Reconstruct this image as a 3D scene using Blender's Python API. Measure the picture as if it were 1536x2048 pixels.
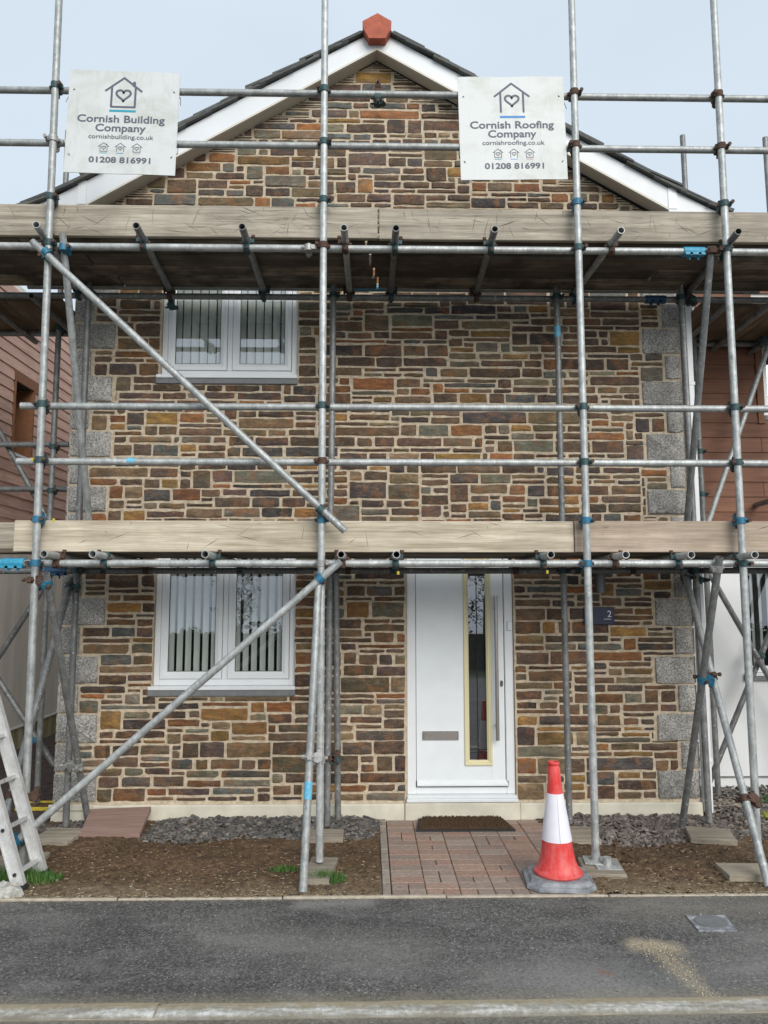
import bpy, bmesh, math, random
from mathutils import Vector, Matrix

random.seed(11)
SC = bpy.context.scene
for _o in list(bpy.data.objects):
    bpy.data.objects.remove(_o, do_unlink=True)
COL = SC.collection
RAD = math.radians

# ------------------------------------------------------------------ camera
CAM_H, PITCH, YAW, FPX = 1.70, RAD(6.3), RAD(1.15), 1539.0
cam_d = bpy.data.cameras.new('camera')
cam = bpy.data.objects.new('camera', cam_d)
COL.objects.link(cam)
cam.location = (0, 0, CAM_H)
cam.rotation_euler = (RAD(90) + PITCH, 0, -YAW)
cam_d.sensor_fit = 'VERTICAL'
cam_d.sensor_height = 36.0
cam_d.lens = 36.0 * FPX / 2048.0
cam_d.clip_start = 0.05
cam_d.clip_end = 600
SC.camera = cam

# ------------------------------------------------------------------ sky, sun, exposure
SUN_EL, SUN_AZ = RAD(31), RAD(158)      # azimuth clockwise from +Y
world = bpy.data.worlds.new('World')
SC.world = world
world.use_nodes = True
wn = world.node_tree
for n in list(wn.nodes):
    wn.nodes.remove(n)
w_out = wn.nodes.new('ShaderNodeOutputWorld')
w_bg = wn.nodes.new('ShaderNodeBackground')
w_bg.inputs['Strength'].default_value = 0.10
sky = wn.nodes.new('ShaderNodeTexSky')
sky.sky_type = 'NISHITA'
sky.sun_disc = False
sky.sun_elevation = SUN_EL
sky.sun_rotation = SUN_AZ
sky.dust_density = 4.0
w_mix = wn.nodes.new('ShaderNodeMixRGB')
w_mix.inputs['Fac'].default_value = 0.90            # an even overcast veil over the blue
w_tc = wn.nodes.new('ShaderNodeTexCoord')
w_map = wn.nodes.new('ShaderNodeMapping')
w_map.inputs['Scale'].default_value = (1.2, 1.2, 2.6)
w_no = wn.nodes.new('ShaderNodeTexNoise')
w_no.inputs['Scale'].default_value = 1.6
w_no.inputs['Detail'].default_value = 5
w_no.inputs['Roughness'].default_value = 0.5
w_rp = wn.nodes.new('ShaderNodeValToRGB')
w_rp.color_ramp.elements[0].position = 0.3
w_rp.color_ramp.elements[0].color = (4.15, 4.78, 5.40, 1)
w_rp.color_ramp.elements[1].position = 0.72
w_rp.color_ramp.elements[1].color = (4.62, 5.18, 5.74, 1)
wn.links.new(w_tc.outputs['Generated'], w_map.inputs['Vector'])
wn.links.new(w_map.outputs['Vector'], w_no.inputs['Vector'])
wn.links.new(w_no.outputs['Fac'], w_rp.inputs['Fac'])
wn.links.new(sky.outputs['Color'], w_mix.inputs['Color1'])
wn.links.new(w_rp.outputs['Color'], w_mix.inputs['Color2'])
wn.links.new(w_mix.outputs['Color'], w_bg.inputs['Color'])
wn.links.new(w_bg.outputs['Background'], w_out.inputs['Surface'])

sun_d = bpy.data.lights.new('sun', 'SUN')
sun_d.energy = 1.5
sun_d.angle = RAD(42)
sun_d.color = (1.0, 0.97, 0.92)
sun = bpy.data.objects.new('sun', sun_d)
COL.objects.link(sun)
_sd = Vector((math.sin(SUN_AZ) * math.cos(SUN_EL), math.cos(SUN_AZ) * math.cos(SUN_EL), math.sin(SUN_EL)))
sun.rotation_euler = _sd.to_track_quat('Z', 'Y').to_euler()
sun.location = _sd * 30

SC.view_settings.view_transform = 'Standard'
SC.view_settings.look = 'None'
SC.view_settings.exposure = 0.76
SC.view_settings.gamma = 1.0
SC.view_settings.use_curve_mapping = False
SC.cycles.use_denoising = True
SC.cycles.max_bounces = 8
SC.cycles.transparent_max_bounces = 12

# ------------------------------------------------------------------ measuring: photo pixel -> point at a known depth
_cy, _sy, _cp, _sp = math.cos(YAW), math.sin(YAW), math.cos(PITCH), math.sin(PITCH)
_R = Vector((_cy, -_sy, 0)); _F = Vector((_sy * _cp, _cy * _cp, _sp)); _U = _R.cross(_F)
EYE = Vector((0, 0, CAM_H))
def _ray(px, py): return _F * FPX + _R * (px - 768) - _U * (py - 1024)
def at(px, py, Y):
    d = _ray(px, py); return d * (Y / d.y) + EYE
def on_ground(px, py, z=0.0):
    d = _ray(px, py); return d * ((z - CAM_H) / d.z) + EYE
def on_x(px, py, X):
    d = _ray(px, py); return d * (X / d.x) + EYE

# ------------------------------------------------------------------ material helpers
def new_mat(name):
    m = bpy.data.materials.new(name); m.use_nodes = True
    nt = m.node_tree
    return m, nt, nt.nodes['Principled BSDF']
def nd(nt, t, **kw):
    n = nt.nodes.new(t)
    for k, v in kw.items(): setattr(n, k, v)
    return n
def coords(nt, scale=(1, 1, 1), rot=(0, 0, 0), kind='pos', off=None):
    if kind == 'pos':
        s = nd(nt, 'ShaderNodeNewGeometry').outputs['Position']
    else:
        s = nd(nt, 'ShaderNodeTexCoord').outputs[kind]
    mp = nd(nt, 'ShaderNodeMapping')
    mp.inputs['Scale'].default_value = scale
    mp.inputs['Rotation'].default_value = rot
    nt.links.new(s, mp.inputs['Vector'])
    if off is not None:
        ad = nd(nt, 'ShaderNodeVectorMath', operation='ADD')
        nt.links.new(mp.outputs['Vector'], ad.inputs[0]); nt.links.new(off, ad.inputs[1])
        return ad.outputs[0]
    return mp.outputs['Vector']
def noise(nt, vec, scale=5, detail=4, rough=0.55, dist=0.0):
    n = nd(nt, 'ShaderNodeTexNoise')
    n.inputs['Scale'].default_value = scale; n.inputs['Detail'].default_value = detail
    n.inputs['Roughness'].default_value = rough; n.inputs['Distortion'].default_value = dist
    nt.links.new(vec, n.inputs['Vector']); return n.outputs['Fac']
def voro(nt, vec, scale=5, feature='F1', out='Distance', rnd=1.0):
    n = nd(nt, 'ShaderNodeTexVoronoi', feature=feature)
    n.inputs['Scale'].default_value = scale; n.inputs['Randomness'].default_value = rnd
    nt.links.new(vec, n.inputs['Vector']); return n.outputs[out]
def ramp(nt, fac, stops):
    r = nd(nt, 'ShaderNodeValToRGB'); e = r.color_ramp.elements
    while len(e) < len(stops): e.new(0.5)
    for el, (p, c) in zip(e, stops):
        el.position = p
        el.color = (c, c, c, 1) if isinstance(c, (int, float)) else (*c, 1)
    nt.links.new(fac, r.inputs['Fac']); return r.outputs['Color']
def setin(nt, sock, v):
    if isinstance(v, (int, float)): sock.default_value = v
    elif isinstance(v, tuple): sock.default_value = (*v, 1)
    else: nt.links.new(v, sock)
def mix(nt, fac, a, b, mode='MIX'):
    m = nd(nt, 'ShaderNodeMixRGB', blend_type=mode)
    setin(nt, m.inputs['Fac'], fac); setin(nt, m.inputs['Color1'], a); setin(nt, m.inputs['Color2'], b)
    return m.outputs['Color']
def mth(nt, op, a, b=0.0, clamp=False):
    m = nd(nt, 'ShaderNodeMath', operation=op, use_clamp=clamp)
    for s, v in ((m.inputs[0], a), (m.inputs[1], b)):
        if isinstance(v, (int, float)): s.default_value = v
        else: nt.links.new(v, s)
    return m.outputs[0]
def bump(nt, b, height, strength=0.3, dist=0.01):
    n = nd(nt, 'ShaderNodeBump')
    n.inputs['Strength'].default_value = strength; n.inputs['Distance'].default_value = dist
    nt.links.new(height, n.inputs['Height']); nt.links.new(n.outputs['Normal'], b.inputs['Normal'])
def rnd(nt): return nd(nt, 'ShaderNodeObjectInfo').outputs['Random']

def simple(name, col, rough=0.5, metal=0.0, var=0.0, scale=12.0, bmp=0.0):
    m, nt, b = new_mat(name)
    b.inputs['Roughness'].default_value = rough; b.inputs['Metallic'].default_value = metal
    if var:
        f = noise(nt, coords(nt), scale, 5, 0.6)
        lo = tuple(c * (1 - var) for c in col); hi = tuple(min(1, c * (1 + var)) for c in col)
        nt.links.new(ramp(nt, f, [(0.3, lo), (0.7, hi)]), b.inputs['Base Color'])
        if bmp: bump(nt, b, f, bmp, 0.004)
    else:
        b.inputs['Base Color'].default_value = (*col, 1)
    return m

def m_galv(name, lo, hi):
    m, nt, b = new_mat(name)
    r = rnd(nt)
    f1 = noise(nt, coords(nt, (1, 1, 1)), 14, 6, 0.65)
    f2 = noise(nt, coords(nt, (1, 1, 0.35)), 75, 3, 0.6)
    f = mth(nt, 'ADD', mth(nt, 'MULTIPLY', f1, 0.65), mth(nt, 'MULTIPLY', f2, 0.35))
    c = ramp(nt, f, [(0.36, lo), (0.52, tuple((a + d) / 2 for a, d in zip(lo, hi))), (0.64, hi)])
    c = mix(nt, 1.0, c, ramp(nt, r, [(0, 0.78), (1, 1.12)]), 'MULTIPLY')
    spot = ramp(nt, noise(nt, coords(nt), 38, 2, 0.5), [(0.66, 0.0), (0.72, 1.0)])
    c = mix(nt, mth(nt, 'MULTIPLY', spot, 0.55), c, (0.62, 0.63, 0.62))
    dark = ramp(nt, noise(nt, coords(nt, (1, 1, 0.5)), 22, 4, 0.7), [(0.62, 0.0), (0.74, 1.0)])
    c = mix(nt, mth(nt, 'MULTIPLY', dark, 0.6), c, (0.12, 0.10, 0.085))
    nt.links.new(c, b.inputs['Base Color'])
    b.inputs['Metallic'].default_value = 0.35
    b.inputs['Roughness'].default_value = 0.5
    bump(nt, b, f, 0.12, 0.003)
    return m

def m_timber(name, lo, hi, scratch=0.0, stain=0.4, axis='x', var=(0.80, 1.15)):
    m, nt, b = new_mat(name)
    r = rnd(nt)
    off = nd(nt, 'ShaderNodeCombineXYZ')
    nt.links.new(mth(nt, 'MULTIPLY', r, 37.0), off.inputs[0]); nt.links.new(mth(nt, 'MULTIPLY', r, 11.0), off.inputs[2])
    s = (1.1, 20, 26) if axis == 'x' else (20, 1.1, 26)
    v = coords(nt, s, off=off.outputs[0])
    g = noise(nt, v, 1.0, 6, 0.62, 0.35)
    fine = noise(nt, coords(nt, (4, 90, 110) if axis == 'x' else (90, 4, 110), off=off.outputs[0]), 1.0, 3, 0.6)
    f = mth(nt, 'ADD', mth(nt, 'MULTIPLY', g, 0.6), mth(nt, 'MULTIPLY', fine, 0.4))
    c = ramp(nt, f, [(0.37, lo), (0.5, tuple((a + d) / 2 for a, d in zip(lo, hi))), (0.62, hi)])
    c = mix(nt, 1.0, c, ramp(nt, r, [(0, var[0]), (1, var[1])]), 'MULTIPLY')
    st = ramp(nt, noise(nt, coords(nt, (1.2, 1.2, 1.6), off=off.outputs[0]), 2.6, 5, 0.6), [(0.40, 1.0), (0.62, 0.0)])
    c = mix(nt, mth(nt, 'MULTIPLY', st, stain), c, tuple(x * 0.55 for x in lo))
    kn = voro(nt, coords(nt, (2.2, 5, 6.5), off=off.outputs[0]), 1.0)
    kf = ramp(nt, kn, [(0.03, 1.0), (0.07, 0.0)])
    c = mix(nt, mth(nt, 'MULTIPLY', kf, 0.45), c, tuple(x * 0.35 for x in lo))
    nt.links.new(c, b.inputs['Base Color'])
    b.inputs['Roughness'].default_value = 0.85
    bump(nt, b, f, 0.35, 0.004)
    return m

def m_stone():
    m, nt, b = new_mat('slatestone')
    a = nd(nt, 'ShaderNodeVertexColor', layer_name='tone').outputs['Color']
    p = coords(nt)
    f1 = noise(nt, coords(nt, (7, 7, 22)), 1.0, 6, 0.68, 0.4)
    f2 = noise(nt, coords(nt, (1, 1, 1.6)), 17, 5, 0.7, 0.3)
    f3 = noise(nt, p, 90, 3, 0.6)
    sh = mth(nt, 'ADD', mth(nt, 'MULTIPLY', f1, 0.6), mth(nt, 'MULTIPLY', f2, 0.4))
    c = mix(nt, 1.0, a, ramp(nt, sh, [(0.31, 0.34), (0.5, 0.96), (0.69, 2.1)]), 'MULTIPLY')
    rust = ramp(nt, noise(nt, p, 8.5, 5, 0.65, 0.6), [(0.50, 0.0), (0.66, 1.0)])
    c = mix(nt, mth(nt, 'MULTIPLY', rust, 0.60), c, (0.26, 0.105, 0.028))
    och = ramp(nt, noise(nt, coords(nt, (1, 1, 1.4)), 12.7, 5, 0.7, 0.8), [(0.61, 0.0), (0.70, 1.0)])
    c = mix(nt, mth(nt, 'MULTIPLY', och, 0.35), c, (0.30, 0.20, 0.10))
    grey = ramp(nt, noise(nt, coords(nt, (1, 1, 1.7)), 5.3, 4, 0.6, 0.5), [(0.54, 0.0), (0.68, 1.0)])
    c = mix(nt, mth(nt, 'MULTIPLY', grey, 0.30), c, (0.115, 0.112, 0.098))
    c = mix(nt, 1.0, c, ramp(nt, f3, [(0.3, 0.80), (0.7, 1.2)]), 'MULTIPLY')
    vein = ramp(nt, mth(nt, 'ABSOLUTE', mth(nt, 'SUBTRACT', noise(nt, coords(nt, (1, 1, 2.2), (0, 0.5, 0)), 6, 3, 0.5, 1.2), 0.5)), [(0.0, 1.0), (0.012, 0.0)])
    c = mix(nt, mth(nt, 'MULTIPLY', vein, 0.28), c, (0.36, 0.30, 0.22))
    nt.links.new(c, b.inputs['Base Color'])
    b.inputs['Roughness'].default_value = 0.72
    h = mth(nt, 'ADD', mth(nt, 'MULTIPLY', sh, 0.8), mth(nt, 'MULTIPLY', f3, 0.2))
    bump(nt, b, h, 1.0, 0.016)
    return m

def m_granite():
    m, nt, b = new_mat('granite')
    p = coords(nt)
    r = rnd(nt)
    g = noise(nt, p, 75, 4, 0.75)
    c = ramp(nt, g, [(0.34, (0.07, 0.068, 0.064)), (0.44, (0.24, 0.23, 0.215)), (0.54, (0.39, 0.375, 0.345)), (0.66, (0.60, 0.575, 0.53))])
    s = ramp(nt, voro(nt, p, 95), [(0.12, 1.0), (0.22, 0.0)])
    c = mix(nt, mth(nt, 'MULTIPLY', s, 0.35), c, (0.05, 0.05, 0.05))
    d = ramp(nt, noise(nt, p, 7, 4, 0.6), [(0.35, 0.72), (0.65, 1.12)])
    c = mix(nt, 1.0, c, d, 'MULTIPLY')
    c = mix(nt, 1.0, c, ramp(nt, r, [(0, 0.85), (1, 1.1)]), 'MULTIPLY')
    nt.links.new(c, b.inputs['Base Color']); b.inputs['Roughness'].default_value = 0.75
    bump(nt, b, mth(nt, 'ADD', g, mth(nt, 'MULTIPLY', noise(nt, p, 16, 4, 0.6), 1.5)), 0.5, 0.008)
    return m

def m_glass(name, gl=0.34):
    m, nt, b = new_mat(name)
    nt.nodes.remove(b)
    out = [n for n in nt.nodes if n.type == 'OUTPUT_MATERIAL'][0]
    tr = nd(nt, 'ShaderNodeBsdfTransparent'); tr.inputs['Color'].default_value = (0.95, 0.98, 0.97, 1)
    gs = nd(nt, 'ShaderNodeBsdfGlossy'); gs.inputs['Roughness'].default_value = 0.0
    gs.inputs['Color'].default_value = (0.92, 0.95, 1.0, 1)
    lw = nd(nt, 'ShaderNodeFresnel'); lw.inputs['IOR'].default_value = 1.5
    fac = mth(nt, 'ADD', mth(nt, 'MULTIPLY', lw.outputs['Fac'], 1.0), gl, True)
    mx = nd(nt, 'ShaderNodeMixShader')
    nt.links.new(fac, mx.inputs['Fac']); nt.links.new(tr.outputs[0], mx.inputs[1]); nt.links.new(gs.outputs[0], mx.inputs[2])
    nt.links.new(mx.outputs[0], out.inputs['Surface'])
    return m

def m_tarmac():
    m, nt, b = new_mat('tarmac')
    p = coords(nt)
    g = noise(nt, p, 150, 3, 0.7)
    ch = voro(nt, p, 112, out='Color')
    bw = nd(nt, 'ShaderNodeRGBToBW'); nt.links.new(ch, bw.inputs[0])
    c = ramp(nt, bw.outputs[0], [(0.12, (0.037, 0.0355, 0.034)), (0.50, (0.088, 0.085, 0.081)), (0.80, (0.142, 0.137, 0.130)), (0.97, (0.27, 0.262, 0.245))])
    big = noise(nt, p, 1.3, 5, 0.6)
    c = mix(nt, 1.0, c, ramp(nt, big, [(0.3, 0.72), (0.7, 1.3)]), 'MULTIPLY')
    # pale cement dust, heavier in places
    du = ramp(nt, noise(nt, coords(nt, (1, 2.2, 1)), 2.1, 6, 0.68, 0.5), [(0.48, 0.0), (0.70, 1.0)])
    c = mix(nt, mth(nt, 'MULTIPLY', du, mth(nt, 'MULTIPLY', ramp(nt, g, [(0.35, 0.2), (0.65, 1.0)]), 0.6)), c, (0.27, 0.265, 0.25))
    sx = nd(nt, 'ShaderNodeSeparateXYZ'); nt.links.new(nd(nt, 'ShaderNodeNewGeometry').outputs['Position'], sx.inputs[0])
    X, Y = sx.outputs[0], sx.outputs[1]
    wob = mth(nt, 'MULTIPLY', mth(nt, 'SUBTRACT', noise(nt, p, 5, 5, 0.65), 0.5), 0.20)
    fine = ramp(nt, noise(nt, p, 60, 3, 0.7), [(0.33, 0.35), (0.58, 1.0)])
    def blob(x0, y0, x1, y1, w, soft):      # a spill along a line, in plan
        dx, dy = x1 - x0, y1 - y0; L2 = dx * dx + dy * dy
        t = mth(nt, 'MULTIPLY', mth(nt, 'ADD', mth(nt, 'MULTIPLY', mth(nt, 'SUBTRACT', X, x0), dx), mth(nt, 'MULTIPLY', mth(nt, 'SUBTRACT', Y, y0), dy)), 1 / L2, True)
        ex = mth(nt, 'SUBTRACT', X, mth(nt, 'ADD', mth(nt, 'MULTIPLY', t, dx), x0))
        ey = mth(nt, 'SUBTRACT', Y, mth(nt, 'ADD', mth(nt, 'MULTIPLY', t, dy), y0))
        d = mth(nt, 'SQRT', mth(nt, 'ADD', mth(nt, 'MULTIPLY', ex, ex), mth(nt, 'MULTIPLY', ey, ey)))
        return ramp(nt, mth(nt, 'ADD', d, wob), [(w * 0.5, 1.0), (w + soft, 0.0)])
    sand = mth(nt, 'MAXIMUM', blob(1.36, 3.97, 1.46, 3.94, 0.05, 0.06), mth(nt, 'MULTIPLY', blob(1.40, 3.92, 1.46, 3.47, 0.02, 0.06), 0.62))
    c = mix(nt, mth(nt, 'MULTIPLY', mth(nt, 'MULTIPLY', sand, fine), 0.92), c, (0.46, 0.385, 0.27))
    dust2 = mth(nt, 'MULTIPLY', blob(0.9, 3.62, 1.25, 3.56, 0.12, 0.30), 0.45)
    c = mix(nt, mth(nt, 'MULTIPLY', dust2, fine), c, (0.27, 0.265, 0.26))
    dust3 = mth(nt, 'MULTIPLY', blob(1.5, 4.42, 2.6, 4.40, 0.05, 0.26), 0.5)
    c = mix(nt, mth(nt, 'MULTIPLY', dust3, fine), c, (0.25, 0.23, 0.19))
    for (q0, q1, q2, q3, w, sft, k) in ((-.15, 3.95, .15, 3.9, .06, .30, .38), (-.75, 4.1, -.5, 4.05, .04, .22, .30), (1.75, 3.72, 2.3, 3.70, .05, .28, .42), (-.35, 4.50, .0, 4.52, .02, .09, .7), (1.95, 4.05, 2.2, 4.0, .02, .16, .5), (.55, 3.66, 1.0, 3.58, .05, .22, .40)):
        c = mix(nt, mth(nt, 'MULTIPLY', mth(nt, 'MULTIPLY', blob(q0, q1, q2, q3, w, sft), fine), k), c, (0.29, 0.28, 0.26))
    red = blob(1.07, 3.70, 1.11, 3.69, 0.02, 0.035)
    c = mix(nt, mth(nt, 'MULTIPLY', red, 0.6), c, (0.22, 0.10, 0.05))
    e2 = ramp(nt, mth(nt, 'ADD', mth(nt, 'ABSOLUTE', mth(nt, 'SUBTRACT', Y, 3.41)), mth(nt, 'MULTIPLY', wob, 0.35)), [(0.05, 1.0), (0.15, 0.0)])
    c = mix(nt, mth(nt, 'MULTIPLY', mth(nt, 'MULTIPLY', e2, fine), 0.6), c, (0.27, 0.235, 0.165))
    e3 = ramp(nt, mth(nt, 'ADD', mth(nt, 'SUBTRACT', 4.60, Y), mth(nt, 'MULTIPLY', wob, 0.3)), [(0.0, 1.0), (0.07, 0.0)])
    c = mix(nt, mth(nt, 'MULTIPLY', mth(nt, 'MULTIPLY', e3, fine), 0.5), c, (0.25, 0.21, 0.15))
    nt.links.new(c, b.inputs['Base Color']); b.inputs['Roughness'].default_value = 0.9
    bump(nt, b, mth(nt, 'ADD', g, bw.outputs[0]), 0.6, 0.004)
    return m

def m_soil():
    m, nt, b = new_mat('bare_soil')
    p = coords(nt)
    f = noise(nt, p, 26, 6, 0.75)
    c = ramp(nt, f, [(0.34, (0.046, 0.026, 0.013)), (0.52, (0.122, 0.071, 0.036)), (0.68, (0.23, 0.147, 0.082))])
    big = ramp(nt, noise(nt, p, 2.2, 4, 0.6), [(0.35, 0.75), (0.68, 1.35)])
    c = mix(nt, 1.0, c, big, 'MULTIPLY')
    grn = ramp(nt, noise(nt, p, 3.1, 4, 0.6), [(0.55, 0.0), (0.72, 1.0)])
    c = mix(nt, mth(nt, 'MULTIPLY', grn, 0.35), c, (0.10, 0.085, 0.03))
    sx = nd(nt, 'ShaderNodeSeparateXYZ'); nt.links.new(nd(nt, 'ShaderNodeNewGeometry').outputs['Position'], sx.inputs[0])
    edge = ramp(nt, mth(nt, 'ADD', mth(nt, 'SUBTRACT', sx.outputs[1], 4.62), mth(nt, 'MULTIPLY', mth(nt, 'SUBTRACT', noise(nt, p, 4, 4, 0.6), 0.5), 0.4)), [(0.05, 1.0), (0.32, 0.0)])
    c = mix(nt, mth(nt, 'MULTIPLY', edge, mth(nt, 'MULTIPLY', ramp(nt, f, [(0.35, 0.25), (0.6, 1.0)]), 0.75)), c, (0.26, 0.20, 0.125))
    nt.links.new(c, b.inputs['Base Color']); b.inputs['Roughness'].default_value = 0.95
    bump(nt, b, f, 0.9, 0.02)
    return m

def m_random(name, cols, rough=0.8, scale=30, var=0.3, bmp=0.3):
    """one colour per object picked from a list, mottled"""
    m, nt, b = new_mat(name)
    k = len(cols)
    r = nd(nt, 'ShaderNodeValToRGB'); r.color_ramp.interpolation = 'CONSTANT'
    e = r.color_ramp.elements
    while len(e) < k: e.new(0.5)
    for i, c in enumerate(cols):
        e[i].position = i / k; e[i].color = (*c, 1)
    nt.links.new(rnd(nt), r.inputs['Fac'])
    f = noise(nt, coords(nt), scale, 5, 0.7)
    c = mix(nt, 1.0, r.outputs['Color'], ramp(nt, f, [(0.3, 1 - var), (0.7, 1 + var)]), 'MULTIPLY')
    nt.links.new(c, b.inputs['Base Color']); b.inputs['Roughness'].default_value = rough
    bump(nt, b, f, bmp, 0.005)
    return m

def m_tone(name, rough=0.8, var=0.35, scale=40):
    m, nt, b = new_mat(name)
    a = nd(nt, 'ShaderNodeVertexColor', layer_name='tone').outputs['Color']
    f = noise(nt, coords(nt), scale, 4, 0.7)
    c = mix(nt, 1.0, a, ramp(nt, f, [(0.3, 1 - var), (0.7, 1 + var)]), 'MULTIPLY')
    nt.links.new(c, b.inputs['Base Color']); b.inputs['Roughness'].default_value = rough
    return m

M = {}
M['galv'] = m_galv('galvanised_tube', (0.27, 0.285, 0.28), (0.56, 0.58, 0.57))
M['galv_shaded'] = m_galv('shaded_wet_tube', (0.13, 0.135, 0.135), (0.29, 0.295, 0.29))  # darker copy of the tube: shade and wet of the inner bays put into colour
M['toe'] = m_timber('toe_board_grey', (0.225, 0.195, 0.150), (0.50, 0.445, 0.365), 0.8, 0.30)
M['toe_pale'] = m_timber('toe_board_pale', (0.33, 0.275, 0.195), (0.63, 0.555, 0.435), 0.35, 0.26)
M['toe_pink'] = m_timber('toe_board_pinkish', (0.30, 0.23, 0.17), (0.56, 0.455, 0.355), 0.30, 0.28)
M['board'] = m_timber('platform_board', (0.085, 0.062, 0.042), (0.36, 0.30, 0.225), 0.0, 0.9, var=(0.45, 1.25))
M['board_y'] = m_timber('platform_board_cross', (0.15, 0.10, 0.06), (0.32, 0.24, 0.15), 0.0, 0.7, 'y')
M['sole'] = m_timber('sole_board', (0.24, 0.20, 0.15), (0.48, 0.43, 0.34), 0.0, 0.4)
M['stone'] = m_stone()
M['granite'] = m_granite()
M['mortar'] = simple('lime_mortar', (0.50, 0.415, 0.305), 0.95, 0, 0.30, 28, 0.8)
M['plinth'] = simple('plinth_paint', (0.62, 0.585, 0.48), 0.8, 0, 0.14, 6, 0.2)
M['upvc'] = simple('white_upvc', (0.76, 0.785, 0.80), 0.28, 0, 0.04, 5)
M['barge'] = simple('white_bargeboard', (0.71, 0.735, 0.76), 0.35, 0, 0.03, 5)
M['soffit'] = simple('cream_soffit', (0.62, 0.58, 0.49), 0.5, 0, 0.04, 5)
M['lead'] = simple('grey_sill', (0.17, 0.175, 0.18), 0.6, 0, 0.15, 20)
M['gasket'] = simple('black_gasket', (0.03, 0.03, 0.032), 0.6)
M['shadowgap'] = simple('gap_shade_and_lead', (0.012, 0.012, 0.012), 0.9)  # near-black: shade in gaps put into colour, also the door's lead strips
def m_kerb():
    m, nt, b = new_mat('kerb_concrete')
    p = coords(nt)
    st = noise(nt, coords(nt, (2.6, 12, 12)), 1.0, 6, 0.65, 0.6)
    f = noise(nt, p, 40, 5, 0.7)
    c = ramp(nt, mth(nt, 'ADD', mth(nt, 'MULTIPLY', st, 0.6), mth(nt, 'MULTIPLY', f, 0.4)), [(0.40, (0.22, 0.205, 0.17)), (0.50, (0.36, 0.35, 0.31)), (0.60, (0.62, 0.62, 0.60))])
    sx = nd(nt, 'ShaderNodeSeparateXYZ'); nt.links.new(nd(nt, 'ShaderNodeNewGeometry').outputs['Position'], sx.inputs[0])
    e = ramp(nt, mth(nt, 'ADD', mth(nt, 'SUBTRACT', 3.455, sx.outputs[1]), mth(nt, 'MULTIPLY', mth(nt, 'SUBTRACT', noise(nt, p, 7, 5, 0.65), 0.5), 0.12)), [(0.015, 1.0), (0.055, 0.0)])
    c = mix(nt, mth(nt, 'MULTIPLY', e, 0.9), c, mix(nt, f, (0.20, 0.165, 0.105), (0.38, 0.32, 0.21)))
    e2 = ramp(nt, mth(nt, 'ADD', mth(nt, 'SUBTRACT', sx.outputs[1], 3.358), mth(nt, 'MULTIPLY', mth(nt, 'SUBTRACT', noise(nt, p, 9, 5, 0.65), 0.5), 0.03)), [(0.0, 1.0), (0.014, 0.0)])
    c = mix(nt, mth(nt, 'MULTIPLY', e2, 0.8), c, (0.16, 0.145, 0.11))
    nt.links.new(c, b.inputs['Base Color']); b.inputs['Roughness'].default_value = 0.9
    bump(nt, b, f, 0.4, 0.004)
    return m
M['kerbc'] = m_kerb()
M['glass'] = m_glass('window_glass', 0.20)
M['glass_door'] = m_glass('obscure_glass', 0.22)
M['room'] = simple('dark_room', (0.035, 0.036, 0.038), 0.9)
M['slate_roof'] = m_random('roof_slate', [(0.07, 0.072, 0.068), (0.10, 0.10, 0.09), (0.085, 0.088, 0.086), (0.06, 0.06, 0.058)], 0.7)
M['terracotta'] = simple('terracotta', (0.40, 0.10, 0.055), 0.75, 0, 0.22, 16, 0.2)
M['door'] = simple('white_door', (0.77, 0.81, 0.825), 0.32, 0, 0.03, 7)
M['cream'] = simple('cream_bead', (0.70, 0.64, 0.40), 0.4)
M['steel'] = simple('brushed_steel', (0.42, 0.39, 0.37), 0.36, 0.85, 0.1, 60)
M['stain'] = simple('lamp_steel', (0.13, 0.13, 0.14), 0.35, 0.7)
M['navy'] = simple('navy_plate', (0.012, 0.016, 0.055), 0.3)
M['white'] = simple('white_print', (0.80, 0.80, 0.80), 0.5)
M['tarmac'] = m_tarmac()
M['soil'] = m_soil()
M['road'] = None
M['edging'] = simple('edging_concrete', (0.42, 0.365, 0.29), 0.9, 0, 0.3, 14, 0.4)
M['paver'] = m_random('brick_paver', [(0.30, 0.205, 0.16), (0.265, 0.195, 0.16), (0.34, 0.23, 0.18), (0.29, 0.22, 0.18), (0.315, 0.20, 0.155), (0.26, 0.20, 0.165), (0.32, 0.25, 0.205)], 0.88, 45, 0.3, 0.4)
M['paver_edge'] = m_random('path_edging', [(0.32, 0.27, 0.22), (0.28, 0.24, 0.20)], 0.88, 30, 0.3, 0.4)
M['jointsand'] = simple('joint_sand', (0.055, 0.042, 0.032), 0.95, 0, 0.3, 30)
M['drive'] = m_random('drive_paver', [(0.055, 0.038, 0.034), (0.065, 0.044, 0.038), (0.048, 0.035, 0.033)], 0.85)
M['cone_red'] = None
M['cone_white'] = simple('reflective_white', (0.78, 0.76, 0.82), 0.35, 0, 0.05, 18)
M['cone_base'] = simple('cone_rubber', (0.23, 0.24, 0.255), 0.75, 0, 0.42, 18, 0.4)
M['coir'] = simple('coir', (0.062, 0.035, 0.016), 0.95, 0, 0.45, 60, 0.6)
M['rubber'] = simple('black_rubber', (0.022, 0.022, 0.022), 0.7)
M['alu'] = m_galv('ladder_aluminium', (0.48, 0.48, 0.47), (0.70, 0.70, 0.69))
M['coupler_dark'] = simple('coupler_teal', (0.035, 0.075, 0.08), 0.6, 0.2, 0.4, 70)
M['coupler_blue'] = simple('coupler_blue', (0.025, 0.15, 0.25), 0.5, 0.0, 0.35, 70)
M['coupler_steel'] = simple('coupler_steel', (0.34, 0.34, 0.33), 0.5, 0.4, 0.3, 70)
M['coupler_rust'] = simple('coupler_rust', (0.085, 0.048, 0.034), 0.85, 0.1, 0.5, 80)
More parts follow.
